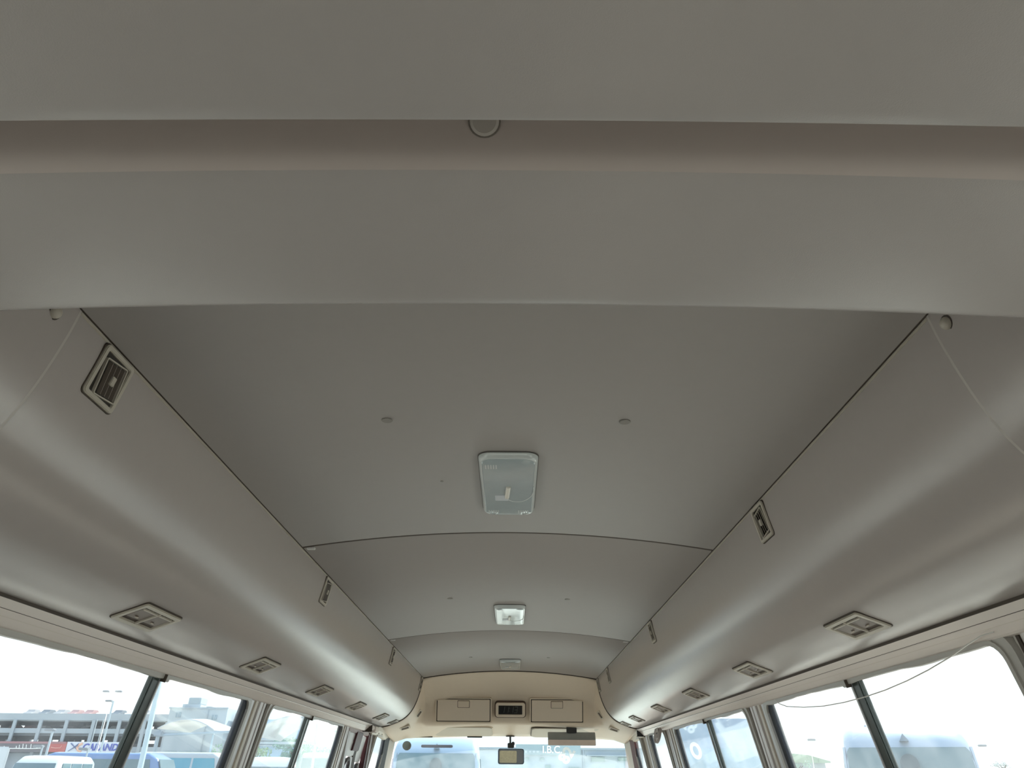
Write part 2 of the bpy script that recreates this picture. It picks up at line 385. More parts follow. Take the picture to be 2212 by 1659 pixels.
# side windows ------------------------------------------------------------------------
def slant_M(s):   # local x = along Y, local y = up the slanted plane, z = into the room
    up = Vector((-s*.22, 0, 1)).normalized(); n = Vector((-s, 0, -.22)).normalized()
    u = Vector((0, 1, 0))
    return up, n
wi = 1
def window(s, y0, y1, st, nm):
    global wi
    up, n = slant_M(s)
    zc = (ZB+ZT)/2; H = (ZT-ZB)*math.sqrt(1+.22**2); W_ = y1-y0
    u = up.cross(n)
    root = struct(empty('window_%d' % wi)); wi += 1
    root.matrix_world = frame_M((s*wx(zc), (y0+y1)/2, zc), u, up, n)
    sg = 1 if u.y > 0 else -1
    def part(name, mb, m, **k): return obj(name, mb, m, root, **k)
    part('frame', ring2d(rrect(W_+.05, H+.03, .045), rrect(W_, H, .035), -.012, .010), frame2_m, smooth=True)
    part('inner_bead', ring2d(rrect(W_+.006, H+.004, .04), rrect(W_-.014, H-.012, .035), -.004, .014), frame2_m, smooth=True)
    fx = sg*(W_/2-.022)    # dark navy glass seal at the front edge of the opening
    part('glass_seal', MB().box(fx-.016, fx+.016, -H/2+.01, H/2-.008, -.010, .006), rub_m)
    part('seal_bead', MB().box(fx+sg*.018-.004, fx+sg*.018+.004, -H/2+.01, H/2-.008, -.008, .012), metal_m)
    ring = ring2d(rrect(W_-.002, H-.002, .033), rrect(W_-.026, H-.016, .03), -.014, -.004)
    part('glazing_channel', ring, frame2_m, smooth=True)
    if st:
        px = sg*((st)*W_-W_/2)
        part('stile', MB().box(px-.020, px+.020, -H/2+.005, H/2-.004, -.012, .004), greend_m, bevel=.003)
        part('stile_edge', MB().box(px+sg*.020-.003, px+sg*.020+.003, -H/2+.005, H/2-.004, -.011, .007), metal_m)
        part('glass_pane', MB().box(min(-sg*W_/2*.98, px), max(-sg*W_/2*.98, px), -H/2+.01, H/2-.01, -.0095, -.0065), glass_m)
        part('glass_pane', MB().box(min(sg*W_/2*.98, px), max(sg*W_/2*.98, px), -H/2+.01, H/2-.01, -.0035, -.0005), glass_m)
        part('catch', MB().box(px+sg*.030-.012, px+sg*.030+.012, H/2-.016, H/2-.002, .006, .020), frame2_m, bevel=.002)
        part('rail_joint', MB().box(px+sg*.018-.0015, px+sg*.018+.0015, H/2-.018, H/2+.002, .006, .021), seam_m)
        # loose upper weather strip, slightly wavy
        mb = MB(); pts = []
        for k in range(31):
            f = k/30; pts.append((-W_/2*.97+W_*.97*f, H/2-.005-.0022*math.sin(f*17)-.001*math.sin(f*41), .010))
        part('weather_strip', mb.tube(pts, .0045, 6), frame2_m, smooth=True)
    else:
        part('glass_pane', MB().box(-W_/2*.98, W_/2*.98, -H/2+.01, H/2-.01, -.0035, -.0005), glass_m)
    return root
for s, nm in SIDE:
    for (a, b, st) in WIN[s]: window(s, a, b, st, nm)
    a, b = FQ[s]; window(s, a, b, None, nm)

# window pillars
def pillar(s, y0, y1, strips, nm, idx):
    t = struct(empty('trim_%d' % idx))
    mb = MB(); sbox(mb, s, y0+.018, y1-.018, ZB-.02, ZT+.012, -.002, .012); obj('pillar_post', mb, mat('pillar_grey', (.60, .57, .54), .4, noise=.03), t, bevel=.004)
    for (f0, f1, m, pr) in strips:
        mb = MB(); sbox(mb, s, y0+(y1-y0)*f0, y0+(y1-y0)*f1, ZB-.02, ZT+.011, -pr, .004)
        obj('pillar_strip', mb, m, t, bevel=.002)
STR = [(.10, .30, metal_m, .004), (.33, .45, mat('pillar_cream', (.66, .60, .52), .4), .008), (.46, .50, seam_m, .004), (.52, .66, mat('pale_pillar_trim', (.72, .68, .67), .3), .010), (.67, .72, maroon_m, .006), (.73, .84, mat('pale_pillar_trim', (.72, .68, .67), .3), .007), (.87, .91, seam_m, .004)]
for s, nm in SIDE:
    ps = [(1.03, 1.25), (2.767, 3.015), (4.365, 4.60)] if s < 0 else [(1.06, 1.378), (2.77, 3.012), (4.386, 4.68), (5.207, 5.42)]
    for k, (a, b) in enumerate(ps): pillar(s, a, b, STR, nm, 4+k+(4 if s > 0 else 0))
# dark post in front of the driver's window and A pillars
for s in (-1, 1):
    a = empty('trim_%d' % (12 if s < 0 else 13)); struct(a)
    mb = MB(); mb.hexa([(s*.93, 5.93, 1.44), (s*.955, 6.0, 1.44), (s*.955, 6.12, 1.44), (s*.885, 6.12, 1.44), (s*.93, 5.93, 1.452), (s*.955, 6.0, 1.452), (s*.955, 6.12, 1.452), (s*.885, 6.12, 1.452)])
    mb = MB(); mb.loft([[(s*(x+.22*(1.44-z)), y+(1.44-z)*.55, z) for x, y in ((.872, 6.06), (.905, 5.94), (.945, 5.94), (.945, 6.13), (.885, 6.13))] for z in (.78, 1.1, 1.44)])
    obj('a_pillar', mb, mat('a_pillar_grey', (.55, .53, .50), .4), a)
    mb = MB(); mb.loft([[(s*(x+.22*(1.44-z)), y+(1.44-z)*.55, z) for x, y in ((.896, 5.93), (.918, 5.86), (.945, 5.86), (.945, 5.935))] for z in (.78, 1.1, 1.435)])
    obj('door_seal', mb, rub_m if s < 0 else maroon_m, a)

# folding passenger door -----------------------------------------------------------------
door = struct(empty('door_1', (-.93, 5.0, 0)))
dw_m = mat('door_white', (.68, .66, .66), .35, noise=.08, nscale=15)
def dslab(y0, y1, z0, z1, o0, o1, m, name, bev=.004):
    mb = MB(); sbox(mb, -1, y0, y1, z0, z1, o0, o1); o = obj(name, local(mb, (-.93, 5.0, 0)), m, door, bevel=bev); return o
dslab(4.60, 4.66, .1, 1.43, .004, .03, dw_m, 'door_frame')
dslab(4.66, 4.96, 1.30, 1.425, .008, .028, dw_m, 'door_leaf'); dslab(5.03, 5.22, 1.27, 1.42, .008, .028, dw_m, 'door_leaf')
dslab(4.66, 4.72, .1, 1.30, .008, .028, dw_m, 'door_leaf'); dslab(4.88, 4.98, .1, 1.30, .008, .028, dw_m, 'door_leaf'); dslab(5.02, 5.07, .1, 1.27, .008, .028, dw_m, 'door_leaf'); dslab(5.18, 5.24, .1, 1.27, .008, .028, dw_m, 'door_leaf')
dslab(4.84, 5.03, 1.33, 1.435, -.004, .012, maroon_m, 'hinge_cover'); dslab(4.95, 5.035, .1, 1.34, .012, .03, seam_m, 'centre_gasket')
dslab(4.72, 4.88, .3, 1.29, .016, .02, glass_m, 'glass_pane', 0); dslab(5.07, 5.18, .3, 1.26, .016, .02, glass_m, 'glass_pane', 0)
for y0, y1, zt in ((4.72, 4.88, 1.29), (5.07, 5.18, 1.26)):
    mb = MB(); pts = [(-(wx(z)+0.004)+.93, y-5.0, z) for y, z in [(y0+.01, .3), (y0+.01, zt-.05), (y0+.03, zt-.015), (y1-.05, zt-.005), (y1-.015, zt-.03), (y1, zt-.08), (y1, .3)]]
    obj('window_gasket', mb.tube(pts, .011, 8), mat('dark_gasket', (.06, .055, .06), .5), door, smooth=True)
dslab(4.60, 5.24, 1.424, 1.456, .0, .03, mat('door_rail', (.50, .40, .40), .4, noise=.2, nscale=30), 'door_rail'); dslab(5.24, 5.42, 1.436, 1.456, .0, .03, seam_m, 'door_rail', 0)
dslab(5.24, 5.40, .1, 1.44, .0, .03, maroon_m, 'door_post')
dslab(5.30, 5.33, .1, 1.44, -.008, .002, dw_m, 'door_post_trim')

# front bulkhead: bowl from duct ends to the windscreen ------------------------------------------
CP = [(5.350, 1.847), (5.40, 1.838), (5.47, 1.815), (5.55, 1.772), (5.615, 1.722), (5.655, 1.675), (5.68, 1.62), (5.70, 1.56), (5.715, 1.535), (5.78, 1.525), (5.90, 1.503), (6.02, 1.48), (6.09, 1.463)]
def endpt(x):   # windscreen top edge
    return 1.4660-0.024*(x/.8)**2-(0.25*max(0, abs(x)-.80))
cols = []
def ccol(x):
    pts = []
    for k, (y, z) in enumerate(CP):
        f = k/(len(CP)-1); sx = 1+.34*min(1, f*1.0)
        g_ = (z-1.466)/(1.847-1.466)
        pts.append((x*(1+.0*f), y, endpt(x)+g_*(arch(x)-endpt(x))))
    return pts
xs = [-.545+1.09*k/24 for k in range(25)]
left_cols = []
NS = len(SP)
for j in range(NS-1, -1, -3):
    X, Z = SP[j]; f = (NS-1-j)/(NS-1)     # 0 at header, 1 at ceiling
    EX = .885-(.885-.60)*f; EZ = endpt(EX)
    pts = []
    for k, (y, z) in enumerate(CP):
        t = (y-5.35)/(6.09-5.35); g_ = (z-1.466)/(1.847-1.466)
        h = (1-t)*(1-f)+g_*f if f > .6 else (1-t)
        m_ = max(0, (f-.55)/.45); h = (1-m_)*(1-t)**1.25+m_*g_
        pts.append((-(X+(EX-X)*t), y, EZ+(Z-EZ)*h))
    left_cols.append(pts)
grid = left_cols+[ccol(x) for x in xs]+[[(-p[0], p[1], p[2]) for p in c] for c in reversed(left_cols)]
mb = MB(); nk = len(CP)
vs = [p for c in grid for p in c]; fs = []
for i in range(len(grid)-1):
    for k in range(nk-1):
        a = i*nk+k; fs.append((a, a+1, a+1+nk, a+nk))
mb.add(vs, fs)
bh = obj('trim_14', mb, tan_m, smooth=True, sharp=60); struct(bh)
so_ = bh.modifiers.new('thick', 'SOLIDIFY'); so_.thickness = .006; so_.offset = 1
# dark joint that follows the end of ducts and ceiling
pts = [(-x, 5.347, z-.0015) for x, z in reversed(SP)]+[(x, 5.347, arch(x)-.001) for x in xs]+[(x, 5.347, z-.0015) for x, z in SP]
j = obj('bulkhead_joint', MB().tube(pts, .0042, 6), seam_m, bh, smooth=True)

# storage boxes and clock
def face_pt(z):   # front face of the console (y for a given z)
    for i in range(len(CP)-1):
        if CP[i][1] >= z >= CP[i+1][1]:
            t = (CP[i][1]-z)/(CP[i][1]-CP[i+1][1]); return CP[i][0]+t*(CP[i+1][0]-CP[i][0])
def fwall(zc, x):
    y = face_pt(zc); return y
FN = Vector((0, -1, -.36)).normalized(); FU = Vector((0, -.36, 1)).normalized()
for s, x0, x1, nm in ((-1, -.525, -.145, 'left'), (1, .160, .527, 'right')):
    xc = (x0+x1)/2; t = empty('storage_box'); t.matrix_world = frame_M((xc, 5.658, 1.617), (1, 0, 0), FU, FN)
    W_, H_ = x1-x0, .146
    obj('surround', ring2d(rrect(W_+.030, H_+.026, .012), rrect(W_+.012, H_+.012, .004), -.05, .010), tan_m, t, smooth=True)
    obj('gap', ring2d(rrect(W_+.013, H_+.013, .004), rrect(W_-.002, H_-.002, .004), -.05, .005), dark_m, t)
    d = obj('door', slab2d(rrect(W_, H_, .005), -.03, .012), tanl_m, t, bevel=.002)
    obj('latch', slab2d(rrect(.082, .044, .004, cy=H_/2-.030), .010, .019), tan_m, d, bevel=.003)
    obj('latch_groove', ring2d(rrect(.088, .050, .005, cy=H_/2-.030), rrect(.080, .042, .004, cy=H_/2-.030), .010, .0128), seam_m, d)
    tag(t, 'tan overhead storage box with a square latch, %s of the clock' % nm, 'storage box', 'overhead storage boxes above the windscreen')
ck = empty('clock'); ck.matrix_world = frame_M((.005, 5.652, 1.622), (1, 0, 0), FU, FN)
obj('case', ring2d(rrect(.214, .098, .018), rrect(.172, .062, .003), -.04, .020), tanl_m, ck, smooth=True, bevel=.002)
obj('outline', ring2d(rrect(.226, .110, .022), rrect(.212, .096, .018), -.04, .008), mat('brown_gap', (.07, .035, .02), .6), ck)
obj('display', slab2d(rrect(.174, .064, .002), -.03, .012), mat('lcd_black', (.006, .005, .005), .2), ck)
# the time in seven-segment figures: 11:13
SEG = {'1': 'bc', '3': 'abcdg', '5': 'afgcd'}
def seg_mb(ch, cx, h, wd):
    mb = MB(); t = .0028
    S = {'a': (cx-wd/2, cx+wd/2, h-t, h), 'g': (cx-wd/2, cx+wd/2, -t/2, t/2), 'd': (cx-wd/2, cx+wd/2, -h, -h+t),
         'b': (cx+wd/2-t, cx+wd/2, .001, h), 'c': (cx+wd/2-t, cx+wd/2, -h, -.001), 'f': (cx-wd/2, cx-wd/2+t, .001, h), 'e': (cx-wd/2, cx-wd/2+t, -h, -.001)}
    for k in SEG[ch]:
        a, b, c, d = S[k]; mb.hexa([(a+c*.18, c, .012), (b+c*.18, c, .012), (b+d*.18, d, .012), (a+d*.18, d, .012), (a+c*.18, c, .013), (b+c*.18, c, .013), (b+d*.18, d, .013), (a+d*.18, d, .013)])
    return mb
for ch, cx in (('1', -.052), ('1', -.022), ('1', .012), ('3', .042)): obj('digit', seg_mb(ch, cx, .021, .020), digit_m, ck)
obj('colon', MB().box(-.006, -.003, .006, .009, .012, .013).box(-.008, -.005, -.010, -.007, .012, .013), digit_m, ck)
tag(ck, 'small digital clock with dark display between the two storage boxes', 'clock')

# corner outlets of the bulkhead
for s, nm in SIDE:
    for i, (x, y, z, dx, L_) in enumerate(((.657, 5.60, 1.592, (.022, 0, -.055), .060), (.748, 5.60, 1.500, (.055, 0, -.018), .070))):
        t = empty('corner_air_outlet'); v = Vector((s*dx[0], .0, dx[2])).normalized(); n = Vector((-s*.75, -.25, -.55)).normalized() if i == 0 else Vector((-s*.25, -.25, -.9)).normalized()
        u = v.cross(n).normalized(); v = n.cross(u)
        t.matrix_world = frame_M((s*(x-.004), y, z-.006), u, v, n)
        obj('frame', ring2d(rrect(.055, L_, .006), rrect(.034, L_-.018, .003), -.02, .005), mat('pale_cream', (.66, .60, .50), .45), t, smooth=True)
        obj('louvre', slab2d(rrect(.036, L_-.016, .002), -.02, .001), slat_m, t)
        tag(t, '%s slim air outlet in the %s corner of the front bulkhead' % (('upper', 'lower')[i], nm), 'air outlet')

# ceiling lamps ------------------------------------------------------------------------------------
def make_lamp():
    t = empty('ceiling_lamp')
    out = rrect(.136, .40, .028, 6); 
    def sc2(f, g): return [(x*f, y*g) for x, y in out]
    obj('base_ring', slab2d(sc2(1.02, 1.01), -.0005, .004), mat('lamp_gap', (.12, .11, .10), .6), t)
    mb = MB(); mb.loft([[(x, y, .003) for x, y in sc2(1, 1)], [(x, y, .016) for x, y in sc2(.985, .99)], [(x, y, .021) for x, y in sc2(.93, .975)], [(x, y, .0215) for x, y in sc2(.90, .965)]])
    obj('rim', mb, lensrim_m, t, smooth=True)
    mb = MB(); mb.loft([[(x, y, .0205) for x, y in sc2(.905, .967)], [(x, y, .0235) for x, y in sc2(.86, .95)], [(x, y, .0245) for x, y in sc2(.6, .85)]])
    obj('lens', mb, lens_m, t, smooth=True)
    pts = [(.040*math.cos(a)-.022, .0+.085*math.sin(a), .0246) for a in [math.radians(d) for d in range(30, 196, 11)]]
    obj('lens_curve', MB().tube(pts, .0014, 6), lensrim_m, t, smooth=True)
    obj('bulb_socket', MB().box(.0, .034, .035, .075, .0235, .0262), mat('lamp_socket', (.55, .58, .62), .3), t, bevel=.001)
    obj('bulb', MB().tube([(.0, -.025, .026), (.004, .05, .026)], .006, 10), mat('lamp_bulb', (.80, .76, .68), .15), t, smooth=True)
    for cx, cy in ((.040, -.150), (-.038, .165), (.040, .165)):
        mb = MB()
        for k in range(5): mb.box(cx-.014+k*.006, cx-.011+k*.006, cy-.012, cy+.012, .0232, .0248)
        obj('lens_rib', mb, lensrim_m, t)
    return t
l0 = make_lamp()
for i, (y, lab) in enumerate(((1.655, 'large rectangular clear ceiling lamp in the nearest ceiling panel'), (3.29, 'middle rectangular ceiling lamp with bright faceted lens'), (4.95, 'farthest rectangular ceiling lamp next to the front bulkhead'))):
    t = l0 if i == 0 else dup(l0)
    t.matrix_world = frame_M((.004, y, arch(0)), (-1, 0, 0), (0, 1, 0), (0, 0, -1)) @ Matrix.Diagonal((1, 1, .72, 1))
    tag(t, lab, 'ceiling lamp', 'dome lamps down the middle of the ceiling')

# round ceiling plugs
mbp = slab2d([(.0115*math.cos(2*math.pi*k/24), .0115*math.sin(2*math.pi*k/24)) for k in range(24)], 0, .0022)
plug0 = None
for i, y in enumerate((1.283, 2.95, 4.62)):
    for s, nm in SIDE:
        if plug0 is None:
            p = plug0 = obj('ceiling_plug', mbp, mat('plug_grey', (.27, .25, .225), .5), bevel=.0008)
        else: p = dup(plug0)
        p.matrix_world = frame_M((s*.239, y, arch(.239)+.0003), (-1, 0, -s*.0), (0, 1, 0), (0, 0, -1))
        tag(p, '%s round plug in the %s ceiling panel' % (nm, ['nearest', 'middle', 'farthest'][i]), 'ceiling plug', 'round plugs in the ceiling panels')
p = dup(plug0); p.matrix_world = frame_M((-.159, 1.634, arch(.159)+.0002), (-1, 0, 0), (0, 1, 0), (0, 0, -1)); p.scale = (.35, .35, .6)
tag(p, 'tiny screw cap left of the nearest ceiling lamp', 'ceiling plug')

# rear ceiling beam / cover (overhead foreground) ------------------------------------------------------
def sweep(prof, name, m, parent, xw=.614, sag=.045):
    mb = MB(); rings = []
    n = 40
    for k in range(n+1):
        x = xw*(2*k/n-1); rings.append([(x, y, EYE+u-sag*x*x) for y, u in prof])
    return obj(name, mb.loft(rings), m, parent, smooth=True, sharp=40)
bm_ = empty('rear_ceiling_cover', (0, .3, 1.6))
def swl(prof, name, m, sag=.045):
    o = sweep(prof, name, m, bm_, sag=sag); o.data.transform(Matrix.Translation((0, -.3, -1.6))); return o
front = [(.4145, .4223), (.420, .4210), (.430, .4205), (.46, .4200), (.50, .4200), (.53, .4210), (.555, .4224), (.577, .4243), (.593, .4260), (.604, .4277), (.6105, .4305), (.6135, .436), (.614, .446), (.614, .52), (.4145, .52)]
chan = [(.345, .470), (.360, .472), (.375, .468), (.386, .458), (.394, .447), (.400, .436), (.405, .4300), (.409, .4255), (.4145, .4223), (.4145, .52), (.345, .52)]
rearp = [(-.95, .440), (-.3, .425), (0, .412), (.2, .4035), (.30, .4005), (.335, .4005), (.344, .4015), (.3485, .4035), (.3495, .4065), (.3495, .52), (-.95, .52)]
swl(front, 'front_panel', beam_m); swl(chan, 'recess_panel', mat('recess_vinyl', (.47, .405, .375), .5, noise=.02)); swl(rearp, 'rear_panel', beam_m, sag=.03)
tag(bm_, 'wide grey curved cover panel hanging from the rear ceiling right overhead', 'ceiling cover')
mb = MB(); rings = []
for r_, z_ in ((.0165, 0), (.0165, .0012), (.0135, .0026), (.012, .0022), (.0005, .003)): rings.append([(r_*math.cos(2*math.pi*k/28), r_*math.sin(2*math.pi*k/28), z_) for k in range(28)])
bt = obj('recess_button', mb.loft(rings), mat('recess_button', (.42, .38, .345), .5), smooth=True, sharp=30)
bt.matrix_world = frame_M((-.009, .3905, EYE+.4505), (-1, 0, 0), (0, .59, -.81), (0, -.81, -.59)) @ Matrix.Scale(.7, 4)
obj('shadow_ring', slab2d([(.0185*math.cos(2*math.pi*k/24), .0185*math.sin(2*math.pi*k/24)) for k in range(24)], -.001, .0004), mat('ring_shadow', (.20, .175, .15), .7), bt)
tag(bt, 'round grey cap in the dark recess of the rear ceiling cover', 'cap')

# dashboard under the windscreen, out of view, added for its warm bounce
mb = MB(); mb.loft([[(x, y, z) for y, z in ((5.75, .45), (5.75, .80), (5.80, .84), (6.30, .80), (6.42, .74), (6.42, .45))] for x in (-.98, -.9, .9, .98)])
struct(obj('trim_16', mb, mat('dash_beige', (.42, .36, .30), .5), smooth=True, bevel=.01))

# windscreen and what hangs there ---------------------------------------------------------------------
ws = struct(empty('window_21', (0, 6.1, 1.2)))
mb = MB(); rings = []
for k in range(25):
    x = -.885+1.77*k/24; bow = -.10*(x/.885)**2
    rings.append([(x, y-6.1+bow+.06, z-1.2) for y, z in ((6.10, endpt(x)+.004), (6.45, .78), (6.455, .78), (6.105, endpt(x)+.004))])
mb.loft(rings); obj('glass_pane', mb, wsglass_m, ws, smooth=True, sharp=60)
# close the top gap outside the glass
mb = MB(); mb.box(-.95, .95, 6.085, 6.30, 1.49, 1.93); struct(obj('trim_15', mb, white_m))
def wsy(z): return 6.16+(1.466-z)*.51
ins = obj('inspection_sticker', slab2d([(.034*math.cos(2*math.pi*k/28), .034*math.sin(2*math.pi*k/28)) for k in range(28)], 0, .0015), film_mat('sticker_grey', (.36, .34, .31)))
ins.matrix_world = frame_M((-.79, 6.115, 1.395), (1, 0, 0), (0, -.35, 1), (0, -1, -.35)); tag(ins, 'round grey sticker in the upper left corner of the windscreen', 'sticker')
bar = obj('sticker_strip', slab2d(rrect(.246, .022, .010), 0, .0015), film_mat('strip_grey', (.34, .30, .35)))
bar.matrix_world = frame_M((-.565, 6.19, 1.395), (1, 0, 0), (0, -.5, 1), (0, -1, -.5)); tag(bar, 'long grey adhesive strip near the top left of the windscreen', 'sticker')
num = text_mb('82', .125, .0012, bold=.0042)
num.xf(Matrix.Rotation(math.radians(57), 4, 'Z'))
no = obj('number_sticker', num, film_mat('white_film', (.95, .95, .95))); no.matrix_world = frame_M((.445, 6.19, 1.338), (1, 0, 0), (0, -.5, 1), (0, -1, -.5))
tag(no, 'large white slanted number 82 stuck on the right of the windscreen', 'sticker')
# driver's rear view mirror on a stalk
mr = empty('rear_view_mirror', (.005, 6.08, 1.47))
obj('mount', slab2d([(.034*math.cos(2*math.pi*k/20), .022*math.sin(2*math.pi*k/20)) for k in range(20)], -.010, .004), mat('mount_brown', (.05, .04, .03), .4), mr, bevel=.002)
obj('stalk', MB().tube([(0, 0, -.004), (.001, .0, -.055)], .0075, 10), black_m, mr, smooth=True)
obj('pivot', MB().box(-.020, .030, -.010, .02, -.088, -.052).box(.010, .034, -.012, .018, -.070, -.044), black_m, mr, bevel=.004)
hd = obj('mirror_housing', ring2d(rrect(.198, .106, .016, 6), rrect(.184, .092, .012, 6), 0, .012), mat('mirror_edge', (.10, .14, .19), .3), mr, smooth=True)
gls = obj('mirror_glass', slab2d(rrect(.186, .094, .012, 6), .002, .006), mat('mirror_tint', (.62, .68, .76), .08, metal=1.0), mr)
pap = obj('painted_yellow_reflection', slab2d(rrect(.130, .082, .008, 4, cx=-.022, cy=-.002), .0062, .0075), mat('painted_cream_reflection', (.78, .74, .55), .5, noise=.2, nscale=80), mr)  # cream patch paints a reflection onto the mirror glass
pap.name = 'painted_cream_reflection'
Mm = Matrix.Translation((.007, .0, -.145)) @ Matrix.Rotation(math.radians(90-8), 4, 'X')
for o in (hd, gls, pap): o.data.transform(Mm)
tag(mr, 'driver rear view mirror with painted reflection hanging on a black stalk', 'mirror')
# wide passenger mirror above right of windscreen
wm = empty('cabin_mirror', (.455, 5.80, 1.487))
obj('bracket', MB().box(-.036, .038, -.02, .02, -.012, .034), black_m, wm, bevel=.004)
obj('back_clamp', MB().box(-.105, .105, .0, .02, -.020, -.004), black_m, wm, bevel=.004)
b_ = obj('mirror_plate', slab2d(rrect(.348, .090, .006), 0, .010), mat('mirror_grey', (.34, .36, .36), .25, metal=.3, noise=.15, nscale=14), wm, bevel=.002)
b_.data.transform(Matrix.Translation((0, -.008, -.050)) @ Matrix.Rotation(math.radians(90-14), 4, 'X'))
c_ = obj('painted_lower_reflection', slab2d(rrect(.346, .036, .004), .0102, .0115), mat('pink_reflection_paint', (.90, .76, .70), .25, noise=.12, nscale=14), wm)  # pink strip paints the bright reflection in the mirror's lower half
c_.data.transform(Matrix.Translation((0, -.0145, -.076)) @ Matrix.Rotation(math.radians(90-14), 4, 'X')); c_.name = 'lower_reflection'
tag(wm, 'wide flat cabin mirror on a black bracket above the windscreen', 'mirror')
# sun visors folded up
def visor(x0, x1, lab, nm):
    pts = rrect(x1-x0, .25, .04, 5)
    o = obj('sun_visor', slab2d(pts, 0, .010), mat('visor_cream', (.56, .50, .41), .5, noise=.02), bevel=.003)
    o.matrix_world = frame_M(((x0+x1)/2, 5.935, 1.490 if nm == 'right' else 1.494), (-1, 0, 0), (0, 1, -.2), (0, -.2, -1))
    g_ = obj('visor_edge', ring2d([(x*1.0, y*1.0) for x, y in rrect(x1-x0+.012, .262, .045, 5)], rrect(x1-x0-.002, .248, .04, 5), -.004, .005), seam_m if nm == 'right' else tan_m, o)
    tag(o, lab, 'sun visor', 'folded sun visors'); return o
visor(.165, .765, 'folded sun visor over the right half of the windscreen, behind the wide mirror', 'right')
visor(-.76, -.13, 'folded sun visor over the left half of the windscreen', 'left')
for k, (x0, x1, h) in enumerate(((-.76, -.59, .012), (-.68, -.593, .026), (-.325, -.21, .020))):
    o = obj('visor_clip', MB().box(x0, x1, 6.055, 6.085, 1.452, 1.452+h), black_m, bevel=.002)
    tag(o, ('thin black clip at the left end of the windscreen top edge', 'black block on the thin clip at the left windscreen top edge', 'black clip at the top edge of the windscreen left of the mirror')[k], 'clip')
# loose wire along the right rear window
mb = MB(); P = [(1.36, 1.4525), (1.40, 1.452), (1.449, 1.444), (1.514, 1.431), (1.61, 1.417), (1.708, 1.406), (1.82, 1.397), (1.928, 1.392), (2.06, 1.3895), (2.197, 1.391), (2.35, 1.399), (2.494, 1.412), (2.56, 1.425), (2.60, 1.442)]
wr = obj('loose_wire', mb.tube([(.90, y, z) for y, z in P], .0013, 6), mat('wire_grey', (.7, .68, .65), .4), smooth=True); tag(wr, 'thin loose wire sagging across the top of the nearest right window', 'wire')
# suction holder at right front side window
fn = empty('round_holder', (.905, 4.77, 1.435))
for r0, r1, z1, m in ((.058, .050, .012, mat('holder_grey', (.42, .38, .37), .4)), (.046, .036, .008, mat('holder_grey2', (.55, .51, .5), .3)), (.030, .0005, .014, mat('holder_grey', (.42, .38, .37), .4))):
    mbx = ring2d([(r0*1.6*math.cos(2*math.pi*k/30), r0*math.sin(2*math.pi*k/30)) for k in range(30)], [(r1*1.6*math.cos(2*math.pi*k/30), r1*math.sin(2*math.pi*k/30)) for k in range(30)], 0, z1)
    o = obj('ring', mbx, m, fn, smooth=True); o.data.transform(frame_M((0, 0, -.010), (0, 1, 0), (.2, 0, 1), (-1, 0, .2)).to_3x3().to_4x4())
obj('slot', MB().box(-.016, -.010, -.03, .01, -.006, .002), black_m, fn)
tag(fn, 'round grey ringed holder under the right header board by the small window', 'holder')

# ------------------------------------------------------------------ the car park outside
GZ = -0.72
asph = mat('pale_tarmac', (.56, .51, .44), .9, noise=.12, nscale=.6)
ap = struct(obj('ground', MB().box(-.2, 15, 7.5, 44.5, GZ-.05, GZ+.02), mat('unseen_bounce_apron', (.86, .80, .70), .85, noise=.05, nscale=.8)))  # unseen pale slab, added to brighten the streak reflected in the left duct
g = MB().box(-220, 220, -60, 260, GZ-.1, GZ); struct(obj('ground', g, asph))
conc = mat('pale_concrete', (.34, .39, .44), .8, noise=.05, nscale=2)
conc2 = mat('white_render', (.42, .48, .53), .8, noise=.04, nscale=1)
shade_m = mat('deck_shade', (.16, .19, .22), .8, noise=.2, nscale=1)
tint_m = mat('car_glass', (.10, .17, .20), .12, spec=.6)
vwhite = mat('van_white', (.52, .56, .60), .3, coat=.4)
vblue = mat('van_blue', (.15, .25, .48), .3, coat=.4)
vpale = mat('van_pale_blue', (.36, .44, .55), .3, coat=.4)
teal_m = mat('teal_glass', (.10, .38, .50), .15)
tyre_m = mat('tyre', (.02, .02, .02), .8)
steel_m = mat('galvanised_steel', (.42, .50, .56), .5, metal=.2)
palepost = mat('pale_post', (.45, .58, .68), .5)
trim_m = mat('grey_bumper', (.25, .27, .3), .6)

def body_loft(L, W, H, prof, m, parent, name='body', tumble=.10, zb=.28, rad=.14):
    """prof: list of (y, ztop); body lofted along its length with rounded shoulders"""
    rings = []
    for y, zt, wf in prof:
        w2 = W/2*wf; t_ = w2-tumble*max(0, (zt-1.0)); r = min(rad, (zt-zb)*.3)
        half = [(w2*.94, zb), (w2, zb+.10), (w2, min(zt*.5, zt-r-.02)), (t_, zt-r)]
        for k in range(1, 5):
            a = k/4*math.pi/2; half.append((t_-r*(1-math.cos(a)), zt-r+r*math.sin(a)))
        half.append((t_*.45, zt+.02))
        rings.append([(x, y, z) for x, z in half]+[(-x, y, z) for x, z in reversed(half)])
    mb = MB().loft(rings); return obj(name, mb, m, parent, smooth=True, sharp=50)
def wheels(parent, W, ys, r=.33):
    for y in ys:
        for s in (-1, 1):
            o = obj('wheel', MB().tube([(s*(W/2-.20), y, r), (s*(W/2+.005), y, r)], r, 18), tyre_m, parent, smooth=True)
            obj('hub', MB().tube([(s*(W/2-.01), y, r), (s*(W/2+.015), y, r)], r*.55, 14), steel_m, o, smooth=True)
def panel(name, pts, off, m, parent):   # thin window following four or more 3D points
    v = [Vector(p) for p in pts]; n = (v[1]-v[0]).cross(v[-1]-v[0]).normalized()*off
    mb = MB(); mb.loft([[p-n*.5 for p in v], [p+n for p in v]]); return obj(name, mb, m, parent, bevel=.004)
